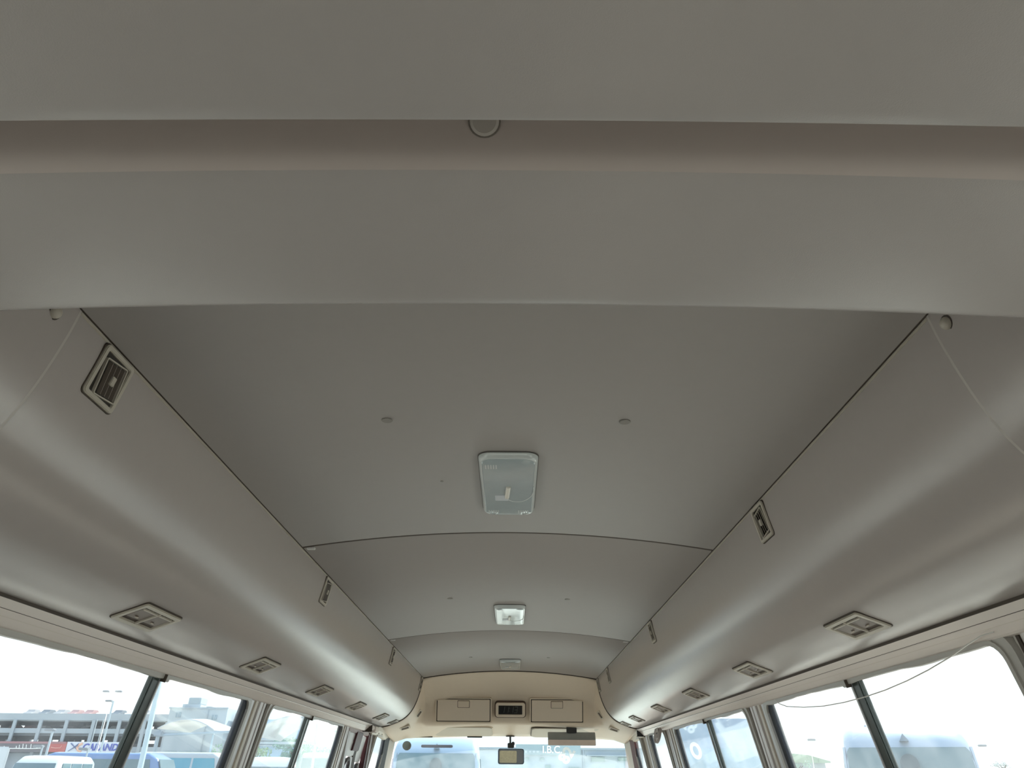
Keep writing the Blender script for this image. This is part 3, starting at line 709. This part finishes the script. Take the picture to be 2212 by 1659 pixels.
def sidewin(parent, s, W, y0, y1, z0, z1, m, tum=.10, sl0=0, sl1=0, name='side_window'):
    x = lambda z: s*(W/2-tum*max(0, z-1.0)*1.0+.006)
    return panel(name, [(x(z0), y0, z0), (x(z0), y1, z0), (x(z1), y1-sl1, z1), (x(z1), y0+sl0, z1)], -s*.012, m, parent)
def set_at(root, x, y, deg): root.matrix_world = Matrix.Translation((x, y, GZ)) @ Matrix.Rotation(math.radians(deg), 4, 'Z'); return root

def minibus(lab, x, y, deg, bodym, W=2.0, H=2.55, L=6.2, group=None):
    """front faces local -y"""
    t = empty('minibus')
    body_loft(L, W, H, [(0, 1.25, .93), (.06, 1.35, .97), (.20, H-.42, .985), (.42, H-.14, .995), (.75, H-.02, 1), (L-.25, H-.02, 1), (L, H-.2, .97)], bodym, t, tumble=.07, rad=.18)
    # windscreen: curved panel on the sloping nose
    z0, z1 = 1.20, H-.32; mb = MB(); n = 16; rings = []
    for zz, hw, yy in ((z0, .88, .02), (z0+.06, .90, .035), (z1-.06, .84, .205), (z1, .80, .245)):
        rings.append([(hw*(2*k/n-1), yy-.055, zz) for k in range(n+1)])
    back = [[(p[0], p[1]+.06, p[2]) for p in r] for r in rings]
    vs = [r+list(reversed(b)) for r, b in zip(rings, back)]
    wsn = obj('windscreen', mb.loft(vs), tint_m, t, smooth=True, sharp=40)
    obj('screen_pillar', MB().tube([(.93, -.0, z0), (.875, .27, z1)], .025, 6), bodym, t, smooth=True)
    obj('screen_pillar', MB().tube([(-.93, -.0, z0), (-.875, .27, z1)], .025, 6), bodym, t, smooth=True)
    zb = H-.20
    obj('badge', MB().loft([[(-.065, .20, zb-.035), (.065, .20, zb-.035), (0, .30, zb+.075)], [(-.065, .42, zb-.035), (.065, .42, zb-.035), (0, .42, zb+.075)]]), mat('badge_grey', (.16, .20, .24), .4), t)
    obj('hanging_ornament', slab2d([(.13*math.cos(2*math.pi*k/20), .15*math.sin(2*math.pi*k/20)) for k in range(20)], 0, .02).xf(frame_M((0, .085, z1-.24), (1, 0, 0), (0, .28, 1), (0, -1, .28))), mat('ornament_dark', (.05, .08, .10), .5), t, smooth=True, sharp=50)
    for k, xx in enumerate((-.45, .30)):
        obj('wiper', MB().tube([(xx, -.10, z0-.02), (xx+.30, -.075, z0+.13)], .012, 6), black_m, t)
    obj('roof_rail', MB().tube([(-.5, 1.0, H+.02), (-.5, L-.6, H+.02)], .02, 6), bodym, t)
    for s in (-1, 1):
        sidewin(t, s, W, .45, 1.25, 1.3, H-.42, tint_m, .07, sl0=.14)
        for k in range(3): sidewin(t, s, W, 1.35+k*1.5, 2.75+k*1.5, 1.3, H-.42, tint_m, .07)
        obj('headlamp', MB().box(s*.60-.17, s*.60+.17, -.05, .10, .72, .92), mat('lamp_glass', (.8, .82, .84), .1), t, bevel=.03)
        arm = obj('mirror_arm', MB().tube([(s*.98, .15, 1.5), (s*1.16, -.05, 1.65)], .015, 6), black_m, t)
        obj('wing_mirror', MB().box(s*1.17-.07, s*1.17+.07, -.10, -.03, 1.35, 1.68), black_m, arm, bevel=.02)
    obj('bumper', MB().box(-.97, .97, -.10, .15, .30, .62), trim_m, t, bevel=.05); obj('grille', MB().box(-.38, .38, -.03, .05, .70, .86), tint_m, t, bevel=.01)
    obj('number_plate', MB().box(-.26, .26, -.115, -.09, .42, .53), vwhite, t)
    wheels(t, W, (1.0, L-1.4), .36)
    set_at(t, x, y, deg); tag(t, lab, 'minibus', group); return t

def van(lab, x, y, deg, bodym, glassm=None, H=1.98, L=4.7, W=1.75, name='van', cat='van', group=None, hood=False):
    t = empty(name); gm = glassm or tint_m
    if hood: pr = [(0, .72, .86), (.1, .86, .95), (.9, 1.0, 1), (1.45, H-.22, .99), (1.9, H-.02, .98), (L-1.2, H-.03, .98), (L-.35, H-.28, .97), (L-.05, .95, .95), (L, .7, .9)]
    else: pr = [(0, .95, .88), (.12, 1.15, .96), (.65, H-.22, .99), (1.05, H-.03, 1), (L-.4, H-.02, 1), (L-.06, H-.14, .98), (L, H-.5, .95)]
    body_loft(L, W, H, pr, bodym, t, tumble=.13 if hood else .09)
    y0, y1, za, zt = (1.02, 1.40, 1.03, H-.27) if hood else (.16, .60, 1.22, H-.25)
    w2 = W/2-.09
    panel('windscreen', [(-w2, y0-.03, za), (w2, y0-.03, za), (w2-.10, y1-.02, zt), (-w2+.10, y1-.02, zt)], .02, gm, t)
    tm = .13 if hood else .09
    ye = L-1.0 if hood else L-.3
    a = 1.35 if hood else .62
    n = 2 if hood else 3
    for s in (-1, 1):
        for k in range(n):
            b0 = a+(ye-a)*k/n+.05; b1 = a+(ye-a)*(k+1)/n-.05
            sidewin(t, s, W, b0, b1, za+.02, zt, gm, tm, sl0=.25 if k == 0 else 0, sl1=.25 if (hood and k == n-1) else 0)
        obj('headlamp', MB().box(s*(W/2-.28)-.14, s*(W/2-.28)+.14, -.02, .12, .62, .78), mat('lamp_glass', (.8, .82, .84), .1), t, bevel=.03)
        obj('wing_mirror', MB().box(s*(W/2+.09)-.07, s*(W/2+.09)+.07, a-.25, a-.12, 1.0, 1.15), bodym, t, bevel=.02)
        obj('gutter', MB().tube([(s*(W/2-tm*(H-1)-.05), 1.1 if not hood else 1.9, H-.10), (s*(W/2-tm*(H-1)-.05), L-.5 if not hood else L-1.3, H-.10)], .012, 5), trim_m if not hood else bodym, t)
    obj('bumper', MB().box(-W/2+.05, W/2-.05, -.08, .15, .28, .50), trim_m, t, bevel=.04)
    wheels(t, W, (.85, L-.95), .31)
    set_at(t, x, y, deg); tag(t, lab, cat, group); return t

# minibuses facing us
minibus('white minibus facing the camera beyond the nearest right window', 5.97, 12.0, -24, vpale, W=1.98, H=2.64)
minibus('white minibus parked straight ahead behind the left half of the windscreen', -1.62, 17.3, 3, vpale, W=2.1, H=2.62)
# left row
van('blue van parked left of the dark window stile', -13.6, 33.0, 90, vblue, H=2.55, L=5.3)
van('white hatchback with dark window at the bottom left, beside the blue van', -15.8, 26.3, 8, vwhite, H=2.35, L=3.9, W=1.65, name='car', cat='car')
tr = empty('box_truck'); obj('cargo_box', MB().box(-1.05, 1.05, 1.6, 5.2, .75, 2.45), vwhite, tr, bevel=.03); obj('cab', MB().loft([[(s_*.95, y_, z_) for s_, y_, z_ in ((-1, 1.55, .4), (1, 1.55, .4), (1, .05, .4), (-1, .05, .4))], [(s_*.95, y_, z_) for s_, y_, z_ in ((-1, 1.55, 1.2), (1, 1.55, 1.2), (1, .0, 1.2), (-1, .0, 1.2))], [(s_*.86, y_, z_) for s_, y_, z_ in ((-1, 1.55, 1.9), (1, 1.55, 1.9), (1, .4, 1.9), (-1, .4, 1.9))]]), vwhite, tr, bevel=.04)
panel('windscreen', [(-.8, .03, 1.25), (.8, .03, 1.25), (.75, .33, 1.8), (-.75, .33, 1.8)], .02, tint_m, tr); wheels(tr, 1.9, (.8, 4.2), .36); obj('side_rail', MB().box(-1.07, 1.07, 1.62, 5.18, .78, .86), trim_m, tr)
set_at(tr, -13.45, 19.4, 32); tag(tr, 'white box truck at the very left edge beyond the nearest left window', 'truck')
van('white teal-glassed van right behind the pale lamp post on the left', -12.5, 37.0, 90, vwhite, teal_m, H=2.66, L=4.8)
van('white car at the lower left of the second left window', -6.5, 22.0, 18, vwhite, H=2.30, L=4.2, name='car', cat='car', hood=True)
van('silver blue van in front of the green bushes in the second left window', -8.15, 34.0, 14, vpale, H=2.66, L=4.3)
# right side: tall pale bus and cars
tb = empty('coach')
body_loft(7.5, 2.3, 3.1, [(0, 1.5, .95), (.15, 2.7, .98), (.5, 3.16, 1), (7.2, 3.16, 1), (7.5, 2.9, .97)], vpale, tb, tumble=.04)
for k in range(4): sidewin(tb, -1, 2.3, .6+k*1.65, 2.15+k*1.65, 1.5, 2.55, mat('sky_glass', (.34, .46, .55), .1), .04)
panel('rear_window', [(-.95, -.0, 1.55), (.95, -.0, 1.55), (.88, .14, 2.5), (-.88, .14, 2.5)], .02, mat('sky_glass', (.34, .46, .55), .1), tb)
obj('waist_stripe', MB().box(-1.162, -1.15, .3, 7.2, 1.32, 1.42), mat('van_turquoise', (.30, .60, .70), .3), tb); wheels(tb, 2.3, (1.5, 5.6), .45)
rg = ring2d([(.13*math.cos(a*.3142), .20*math.sin(a*.3142)) for a in range(20)], [(.06*math.cos(a*.3142), .11*math.sin(a*.3142)) for a in range(20)], 0, .008).xf(frame_M((-.66, -.022, 2.44), (1, .0, .35), (-.35, .1, 1), (0, -1, .1)))
obj('white_figure', rg, mat('number_white', (.92, .92, .92), .5), tb)
dm = MB().loft([[(-.86, -.03, 2.52), (-.70, -.03, 2.2), (-.86, -.03, 1.6), (-.95, -.03, 2.1)], [(-.86, -.022, 2.52), (-.70, -.022, 2.2), (-.86, -.022, 1.6), (-.95, -.022, 2.1)]])
set_at(tb, 5.2, 19.5, -13); tag(tb, 'tall pale blue coach seen through the second right window', 'coach')
van('white car under the green roofed shed beyond the right window', 11.5, 30, 78, vwhite, H=2.05, L=4.3, name='car', cat='car', hood=True)

# parking garage
PG = empty('parking_garage', (-46, 70, GZ)); tag(PG, 'long pale parking garage with open decks and roof parking on the far left', 'parking garage')
def part(name, mb, m, p=PG, **k): return obj(name, mb, m, p, **k)
X0, X1 = -14.0, 15.4     # local x
H_ = lambda z: z-GZ
part('parapet', MB().box(X0, X1, -.3, .0, H_(5.02), H_(5.56)), conc)
part('deck_slab', MB().box(X0, X1, 0, 6, H_(4.95), H_(5.35)), conc)
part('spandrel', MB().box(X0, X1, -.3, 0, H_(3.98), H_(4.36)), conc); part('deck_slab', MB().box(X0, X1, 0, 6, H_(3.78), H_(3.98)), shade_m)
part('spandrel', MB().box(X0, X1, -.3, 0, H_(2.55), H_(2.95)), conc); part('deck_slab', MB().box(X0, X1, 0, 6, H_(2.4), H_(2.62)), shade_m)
part('end_wall', MB().box(X0, X0+.3, 0, 6, 0, H_(5.0)), conc); part('end_wall', MB().box(X1-.3, X1, 0, 6, 0, H_(5.0)), conc)
for za, zb in ((4.36, 4.95), (2.95, 3.75)):
    x = X0+.5
    while x < X1-1:
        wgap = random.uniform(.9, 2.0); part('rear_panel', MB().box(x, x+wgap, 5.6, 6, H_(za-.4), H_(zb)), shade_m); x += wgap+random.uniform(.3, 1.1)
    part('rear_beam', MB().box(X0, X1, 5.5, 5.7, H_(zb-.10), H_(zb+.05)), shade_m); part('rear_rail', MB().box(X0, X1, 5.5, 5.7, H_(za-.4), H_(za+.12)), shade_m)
for k, x in enumerate((-10.4, -7.2, -4.4, -2.1+4.0-.0, 4.2, 6.5, 8.9, 11.2, 13.4)): part('column', MB().box(x-.14, x+.14, -.45, -.3, 0, H_(5.02)), conc)
for x in (-12, -6, 0, 6, 12): part('inner_column', MB().box(x-.2, x+.2, 3, 3.4, 0, H_(5.0)), shade_m)
part('ground_storey', MB().box(X0, X1, .2, .6, 0, H_(2.5)), mat('ground_storey_grey', (.36, .42, .48), .8))
# parked cars on the decks
def minicar_mesh():
    mb = MB(); rings = []
    for y, zt, w2 in ((0, .55, .75), (.5, .8, .85), (1.2, .9, .87), (1.7, 1.35, .7), (3.2, 1.38, .7), (3.9, .9, .86), (4.3, .7, .8)):
        rings.append([(w2, y, .2), (w2, y, zt*.7), (w2*.85, y, zt), (-w2*.85, y, zt), (-w2, y, zt*.7), (-w2, y, .2)])
    return mb.loft(rings)
mm = minicar_mesh(); mc = None
cm = [mat('deck_car_%d' % i, c, .4) for i, c in enumerate(((.12, .14, .17), (.7, .72, .74), (.3, .3, .32), (.35, .2, .2)))]
rc = random.Random(3)
for lvl, z in (('roof', 9.45), ('upper', 6.75), ('lower', 3.95)):
    x = -91.0; nth = 0
    while x < -65:
        c = obj('parked_car', MB().add(mm.v, mm.f), cm[rc.randrange(4)], smooth=True, sharp=40)
        c.matrix_world = Matrix.Translation((x, 142.0, z)) @ Matrix.Rotation(rc.uniform(-.1, .1), 4, 'Z')
        nth += 1; od = ('first', 'second', 'third', 'fourth', 'fifth', 'sixth', 'seventh', 'eighth', 'ninth', 'tenth', 'eleventh', 'twelfth', 'thirteenth', 'fourteenth')[nth-1]
        cn = {0: 'black', 1: 'pale', 2: 'grey', 3: 'reddish'}[cm.index(c.data.materials[0])]
        tag(c, '%s small parked car, %s from left on the garage %s' % (cn, od, {'roof': 'roof', 'upper': 'upper deck', 'lower': 'lower deck'}[lvl]), 'car', 'cars in the parking garage, '+lvl+' deck')
        x += rc.choice((2.5, 2.6, 5.1, 2.7))
# shop signs on the garage
ds = obj('shop_sign', MB().box(-51.5, -40.2, 69.2, 69.75, 2.48, 3.26), mat('sign_dark', (.13, .12, .14), .6, noise=.1)); tag(ds, 'long dark shop sign with white Arabic lettering on the parking garage', 'sign')
obj('sign_band', MB().box(-51.5, -38.8, 69.15, 69.5, 3.14, 3.30), mat('sign_band_red', (.32, .15, .17), .6), ds)
lm = MB()
pts = [(-43.6, 2.75), (-43.3, 2.74), (-43.0, 2.76), (-42.7, 2.74), (-42.4, 2.75), (-42.1, 2.74), (-41.6, 2.75), (-40.9, 2.78)]
lm.tube([(x, 69.17, z) for x, z in pts], .035, 5)
for x, h in ((-43.0, .2), (-42.75, .28), (-42.45, .36), (-42.15, .30), (-41.75, .34), (-41.2, .12), (-40.9, .12)): lm.tube([(x, 69.17, 2.75), (x-.06, 69.17, 2.75+h)], .03, 5)
for x in (-46.3, -45.8, -45.2, -44.4): lm.tube([(x, 69.17, 2.78), (x+.18, 69.17, 2.75), (x+.32, 69.17, 2.92)], .03, 5)
obj('lettering', lm, mat('number_white', (.92, .92, .92), .5), ds)
rs = obj('shop_sign', MB().box(-40.2, -38.75, 69.2, 69.75, 2.50, 3.26), mat('sign_red', (.50, .13, .12), .6, noise=.1)); tag(rs, 'red square shop sign between the dark and the white signs on the garage', 'sign')
obj('lettering', MB().tube([(-40.0, 69.17, 2.85), (-39.6, 69.17, 2.80), (-39.2, 69.17, 2.82), (-39.1, 69.17, 3.0)], .04, 5), mat('sign_pink', (.7, .35, .3), .6), rs)
wsg = obj('shop_sign', MB().box(-38.70, -33.2, 69.2, 69.75, 2.46, 3.30), mat('sign_white', (.66, .70, .80), .6)); tag(wsg, 'white shop sign reading CARAND with a blue and orange X emblem', 'sign')
tm_ = text_mb('CARAND', .74, .05, bold=.022, shear=.15); tm_.xf(Matrix.Translation((-35.75, 69.17, 2.87)) @ Matrix.Rotation(math.pi/2, 4, 'X')); obj('lettering', tm_, mat('sign_blue', (.06, .09, .42), .6), wsg)
obj('emblem_stroke', MB().tube([(-38.35, 69.15, 3.18), (-37.9, 69.15, 2.85), (-37.55, 69.15, 2.56)], .05, 5, .02).tube([(-38.45, 69.15, 2.56), (-38.0, 69.15, 2.86), (-37.65, 69.15, 3.14)], .02, 5, .07), mat('sign_navy', (.10, .14, .30), .6), wsg)
obj('emblem_curve', MB().tube([(-37.35, 69.15, 3.18), (-37.62, 69.15, 3.05), (-37.72, 69.15, 2.85), (-37.6, 69.15, 2.66), (-37.3, 69.15, 2.56)], .10, 6), mat('sign_orange', (.85, .50, .36), .6), wsg)
SC2 = Matrix.Translation((0, 0, EYE)) @ Matrix.Scale(2, 4) @ Matrix.Translation((0, 0, -EYE))
for o in (PG, ds, rs, wsg): o.matrix_world = SC2 @ (Matrix.Translation(o.location))
# lamp masts
def lamp_post(lab, x, y, top, r, heads, m=steel_m, arm=.5, group=None):
    t = empty('lamp_post', (x, y, GZ))
    obj('pole', MB().tube([(0, 0, 0), (0, 0, top-GZ)], r, 10, r*.7), m, t, smooth=True); obj('base_plate', MB().box(-r*2.2, r*2.2, -r*2.2, r*2.2, 0, .05), m, t)
    for s in heads:
        a = obj('arm', MB().tube([(0, 0, top-GZ-.1), (s*arm*.6, 0, top-GZ+.02), (s*arm, 0, top-GZ)], r*.45, 6), m, t, smooth=True)
        obj('lamp_head', MB().box(s*arm-.18 if s > 0 else s*arm-.2, s*arm+.2 if s > 0 else s*arm+.18, -.12, .12, top-GZ-.04, top-GZ+.05), trim_m, a, bevel=.03)
    tag(t, lab, 'lamp post', group)
lamp_post('thin lamp post with a small single head in front of the parking garage', -23.15, 45, 4.70, .07, (-1,), arm=.25)
lamp_post('tall washed-out mast with two flat lamp heads above the parking garage', -23.87, 46, 5.30, .03, (-1, 1), mat('whitened_mast', (.95, .95, .95), .6), arm=.36)  # pole coloured near white to imitate its washing out against the sky
lamp_post('white lamp post in front of the dark shop sign', -17.45, 30, 2.52, .055, (-1,), conc2, arm=.1)
lamp_post('short curved white lamp post in front of the dark sign', -18.25, 31, 1.98, .045, (-1,), conc2, arm=.15)
lamp_post('short curved white lamp post in front of the red sign', -16.45, 31, 1.90, .045, (-1,), conc2, arm=.15)
lamp_post('pair of slim white poles before the garage, left one', -26.45, 50, 4.0, .035, (), conc2)
lamp_post('slim white pole right beside its twin before the garage', -26.05, 50, 4.0, .03, (), conc2)
lamp_post('pale blue steel post rising past the window right behind the dark stile', -4.13, 9.0, 3.4, .036, (), palepost)
lamp_post('greenish square post in the middle of the second left window', -3.17, 12.0, 1.67, .045, (), mat('green_post', (.16, .24, .24), .5))
lamp_post('tiny far lamp above the green roof in the right window', 15.05, 40, 2.76, .02, (1,), mat('whitened_mast', (.95, .95, .95), .6), arm=.1)
lamp_post('tiny far lamp right of the white minibus', 23.6, 40, 2.56, .02, (1,), mat('whitened_mast', (.95, .95, .95), .6), arm=.1)

# building with rooftop tank and annex
B = empty('white_building', (-26.35, 60, GZ)); pb = lambda n, m_, mm_, **k: obj(n, m_, mm_, B, **k)
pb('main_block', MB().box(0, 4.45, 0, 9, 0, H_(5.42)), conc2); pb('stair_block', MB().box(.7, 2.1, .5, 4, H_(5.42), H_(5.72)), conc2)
tk = pb('water_tank', MB().box(1.05, 2.0, .6, 2, H_(5.72), H_(6.2)), mat('tank_grey', (.38, .46, .50), .7), bevel=.05)
for i in range(5): obj('tank_rib', MB().box(1.03, 2.02, .57, .6, H_(5.74+i*.1), H_(5.77+i*.1)), conc, tk)
pb('parapet', MB().box(-.05, 4.5, -.1, .05, H_(5.36), H_(5.46)), conc); pb('roof_vent', MB().box(2.7, 3.1, .2, .8, H_(5.4), H_(5.52)), shade_m)
for (x, z) in ((.55, 4.75), (3.35, 4.6)):
    f = pb('window', MB().box(x, x+.38, -.06, .02, H_(z), H_(z+.34)), mat('far_glass', (.22, .30, .36), .3)); obj('mullion', MB().box(x+.17, x+.21, -.09, -.05, H_(z), H_(z+.34)), conc2, f)
for i in range(4):
    f = pb('shop_bay', MB().box(.3+i*1.1, 1.2+i*1.1, -.05, .02, H_(1.6), H_(2.45)), mat('bay_grey', (.34, .42, .42), .6)); obj('mullion', MB().box(.72+i*1.1, .77+i*1.1, -.08, -.04, H_(1.6), H_(2.45)), conc2, f)
pb('drain_pipe', MB().tube([(3.0, -.08, 1), (3.0, -.08, H_(5.3))], .04, 6), conc); pb('annex', MB().box(4.75, 6.4, 1, 8, 0, H_(5.12)), conc2); pb('annex_window', MB().box(5.6, 5.85, .93, 1.0, H_(4.1), H_(4.5)), mat('far_glass', (.22, .30, .36), .3))
tag(B, 'pale blue-white building with a rooftop water tank beside the garage', 'building')
# shade sails
def sail(lab, x0, x1, y, zb, zt, zr):
    t = empty('shade_sail', ((x0+x1)/2, y, GZ)); mb = MB(); W2 = (x1-x0)/2; rings = []
    for j in range(5):
        v = j/4; rings.append([((2*k/16-1)*W2, v*4-2, H_(zb+(zt-zb)*math.cos((2*k/16-1)*1.35)**.9*(1-.35*abs(v-.5)))+(zr-zb)*(k/16)) for k in range(17)])
    vs = [[(p[0], p[1], p[2]) for p in r]+[(p[0], p[1], p[2]+.04) for p in reversed(r)] for r in rings]
    obj('canvas', mb.loft(vs), vwhite, t, smooth=True, sharp=70)
    for s in (-1, 1): obj('support_post', MB().tube([(s*W2*.95, -1.8, 0), (s*W2*.95, -1.8, H_(zb)+.1+(zr-zb)*(s > 0))], .05, 6), palepost, t)
    obj('cross_beam', MB().box(-W2, W2, -1.9, -1.82, H_(zb)-.08, H_(zb)), steel_m, t)
    tag(t, lab, 'shade sail', 'white shade canopies over the parked cars')
sail('arched white shade canopy in front of the white building', -17.1, -14.35, 40, 2.80, 3.5, 2.75)
sail('white shade canopy with a long drooping edge in the second left window', -9.3, -6.9, 30, 2.12, 2.75, 2.6)
bmq = empty('barrier_beam', (-15, 38, GZ)); obj('beam', MB().tube([(-2.0, 0, H_(2.66)), (2.2, 0, H_(2.88))], .06, 6), steel_m, bmq)
obj('post', MB().tube([(-2.0, 0, 0), (-2.0, 0, H_(2.9))], .08, 6), conc2, bmq); obj('camera_box', MB().box(-2.15, -1.75, -.2, .1, H_(2.62), H_(2.84)), conc, bmq, bevel=.04); tag(bmq, 'long thin steel beam crossing in front of the white building', 'beam')
# blue building
BB = empty('blue_building', (-16.2, 50, GZ)); bbm = mat('blue_cladding', (.34, .50, .70), .6, noise=.06)
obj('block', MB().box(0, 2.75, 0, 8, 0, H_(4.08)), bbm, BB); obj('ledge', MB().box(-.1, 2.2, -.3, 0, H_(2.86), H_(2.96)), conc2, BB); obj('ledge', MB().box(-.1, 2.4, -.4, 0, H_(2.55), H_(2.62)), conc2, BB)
obj('side_panel', MB().box(1.3, 2.5, -.12, 0, H_(3.4), H_(3.95)), mat('blue_poster', (.22, .38, .58), .5, noise=.3, nscale=3), BB); obj('ribbon_window', MB().box(.1, 2.5, -.06, 0, H_(2.66), H_(2.84)), shade_m, BB)
tag(BB, 'light blue clad building top left in the second left window', 'building')
# trees and bushes
def tree(lab, x, y, zb, zt, rx, seed, col, sparse=1.0, cat='tree', n=900):
    k_ = 41/36 if y in (35, 36) else 1; x *= k_; y *= k_; zb = EYE+(zb-EYE)*k_; zt = EYE+(zt-EYE)*k_; rx *= k_
    rnd = random.Random(seed); t = empty('bushy_tree', (x, y, GZ)); lm_ = mat('foliage_%d' % seed, col, .7, noise=.4, nscale=6)
    tr_ = MB(); tr_.tube([(0, 0, 0), (.05, 0, H_(zb)+.3)], .09, 8, .05)
    for i in range(5): 
        a = i*1.3; tr_.tube([(.03, 0, H_(zb)), (rx*.5*math.cos(a), rx*.4*math.sin(a), H_(zb)+(zt-zb)*.6)], .04, 6, .015)
    obj('trunk', tr_, mat('bark', (.12, .09, .06), .9), t, smooth=True)
    blobs = [(rnd.uniform(-.7, .7)*rx, rnd.uniform(-.5, .5)*rx, H_(zb)+rnd.uniform(.15, .8)*(zt-zb), rnd.uniform(.25, .45)) for _ in range(9)]
    mb = MB(); R_ = (zt-zb)*.5
    for _ in range(int(n*sparse)):
        b = rnd.choice(blobs); d = Vector((rnd.gauss(0, 1), rnd.gauss(0, 1), rnd.gauss(0, 1))).normalized()*b[3]*rnd.uniform(.55, 1.0)
        c = Vector((b[0]+d.x*rx, b[1]+d.y*rx, b[2]+d.z*(zt-zb)*.8)); s_ = rnd.uniform(.05, .11)*max(.6, (zt-zb)/1.2)
        u = Vector((rnd.gauss(0, 1), rnd.gauss(0, 1), rnd.gauss(0, 1))).normalized(); v = u.orthogonal().normalized()
        mb.add([c-u*s_, c+v*s_*.5, c+u*s_, c-v*s_*.5], [(0, 1, 2, 3)])
    fo = obj('foliage', mb, lm_, t); fo['kind'] = 'stuff'; tag(t, lab, cat, None)
tree('large green bushy tree in the middle of the second left window', -9.6, 36, 1.5, 2.62, 1.2, 1, (.10, .26, .17))
tree('yellow green bush at the left of the second left window', -12.2, 38, 1.5, 2.40, .9, 2, (.26, .38, .16), .6)
tree('low dark green bush right of the post in the second left window', -8.35, 35, 1.5, 2.20, .95, 3, (.16, .34, .24), .7)
tree('tall thin sparse tree at the right end of the second left window', -7.75, 36, 1.7, 3.05, .30, 4, (.28, .42, .34), .30)
tree('faint green bush in front of the white building on the left', -15.1, 42, 1.6, 2.35, .7, 5, (.30, .50, .34), .5)
tree('greyish far bush at the right edge beyond the white minibus', 36.6, 60, 1.5, 2.3, .7, 6, (.40, .44, .42), .5)
tree('green tree beside the shed in the right window', 16.4, 46.5, 1.2, 1.98, .9, 7, (.34, .50, .38), .6)
# shop building ahead with lettering
S = empty('shop_building', (0, 45, GZ)); psb = lambda n, m_, mm_, **k: obj(n, m_, mm_, S, **k)
psb('facade', MB().box(-2.0, 7.4, 0, 8, 0, H_(2.45)), conc2); psb('parapet', MB().box(-2.05, 7.45, -.1, .1, H_(2.36), H_(2.46)), conc)
sb_ = psb('sign_band', MB().box(.25, 3.9, -.18, 0, H_(2.10), H_(2.62)), mat('sign_grey', (.30, .38, .42), .6, noise=.05))
t2 = text_mb('I.B.C.', .52, .04, bold=.006); t2.xf(Matrix.Translation((2.30, -.20, H_(2.35))) @ Matrix.Rotation(math.pi/2, 4, 'X')); obj('lettering', t2, mat('number_white', (.92, .92, .92), .5), sb_)
for i in range(5): obj('small_mark', MB().box(.55+i*.22, .67+i*.22, -.21, -.18, H_(2.2), H_(2.30+.12*(i == 0))), conc2, sb_)
for (x0, x1, z0, z1) in ((.75, 1.0, 1.86, 1.96), (1.62, 1.85, 1.84, 1.94), (1.9, 2.2, 1.35, 1.6), (4.5, 5.25, 1.78, 2.02), (6.0, 6.5, 1.82, 2.0)):
    f = psb('window', MB().box(x0, x1, -.05, .02, H_(z0), H_(z1)), mat('pale_window', (.30, .38, .38), .4)); obj('window_frame', MB().box(x0-.03, x1+.03, -.07, -.04, H_(z0)-.03, H_(z0)), conc2, f)
psb('door', MB().box(3.2, 3.9, -.05, .02, 0, H_(1.5)), mat('pale_window', (.30, .38, .38), .4)); psb('canopy', MB().box(4.2, 6.8, -.5, 0, H_(2.05), H_(2.10)), conc)
psb('drain_pipe', MB().tube([(4.05, -.06, 0), (4.05, -.06, H_(2.4))], .05, 6), conc)
tag(S, 'pale shop building with an I.B.C. sign straight ahead behind the mirror', 'building')
# shed with green roof
SH = empty('roofed_shed', (18.0, 50, GZ)); gr_ = mat('roof_green', (.36, .46, .36), .7, noise=.1)
obj('roof', MB().loft([[(-1.9, -1, H_(2.45)), (.2, -1, H_(2.28)), (1.5, -1, H_(1.95)), (1.5, -1, H_(1.86)), (-1.9, -1, H_(1.86))], [(-1.9, 3, H_(2.45)), (.2, 3, H_(2.28)), (1.5, 3, H_(1.95)), (1.5, 3, H_(1.86)), (-1.9, 3, H_(1.86))]]), gr_, SH)
obj('wall', MB().box(-1.8, 1.3, -.6, 2.8, 0, H_(1.86)), conc2, SH); obj('chimney', MB().box(-1.85, -1.6, -1.2, -1.0, 0, H_(2.55)), gr_, SH)
for i in range(4): obj('roof_spike', MB().tube([(-.2+i*.33, -1.05, H_(2.2-.1*i)), (-.2+i*.33, -1.05, H_(2.38-.1*i))], .03, 5, .01), gr_, SH)
tag(SH, 'low shed with pale green sloping roof beyond the nearest right window', 'shed')
# parking bay markings on the ground
for i in range(10):
    m_ = obj('road_marking', MB().box(-14+i*2.8, -13.88+i*2.8, 12, 17, GZ, GZ+.006), vwhite); m_['kind'] = 'structure'
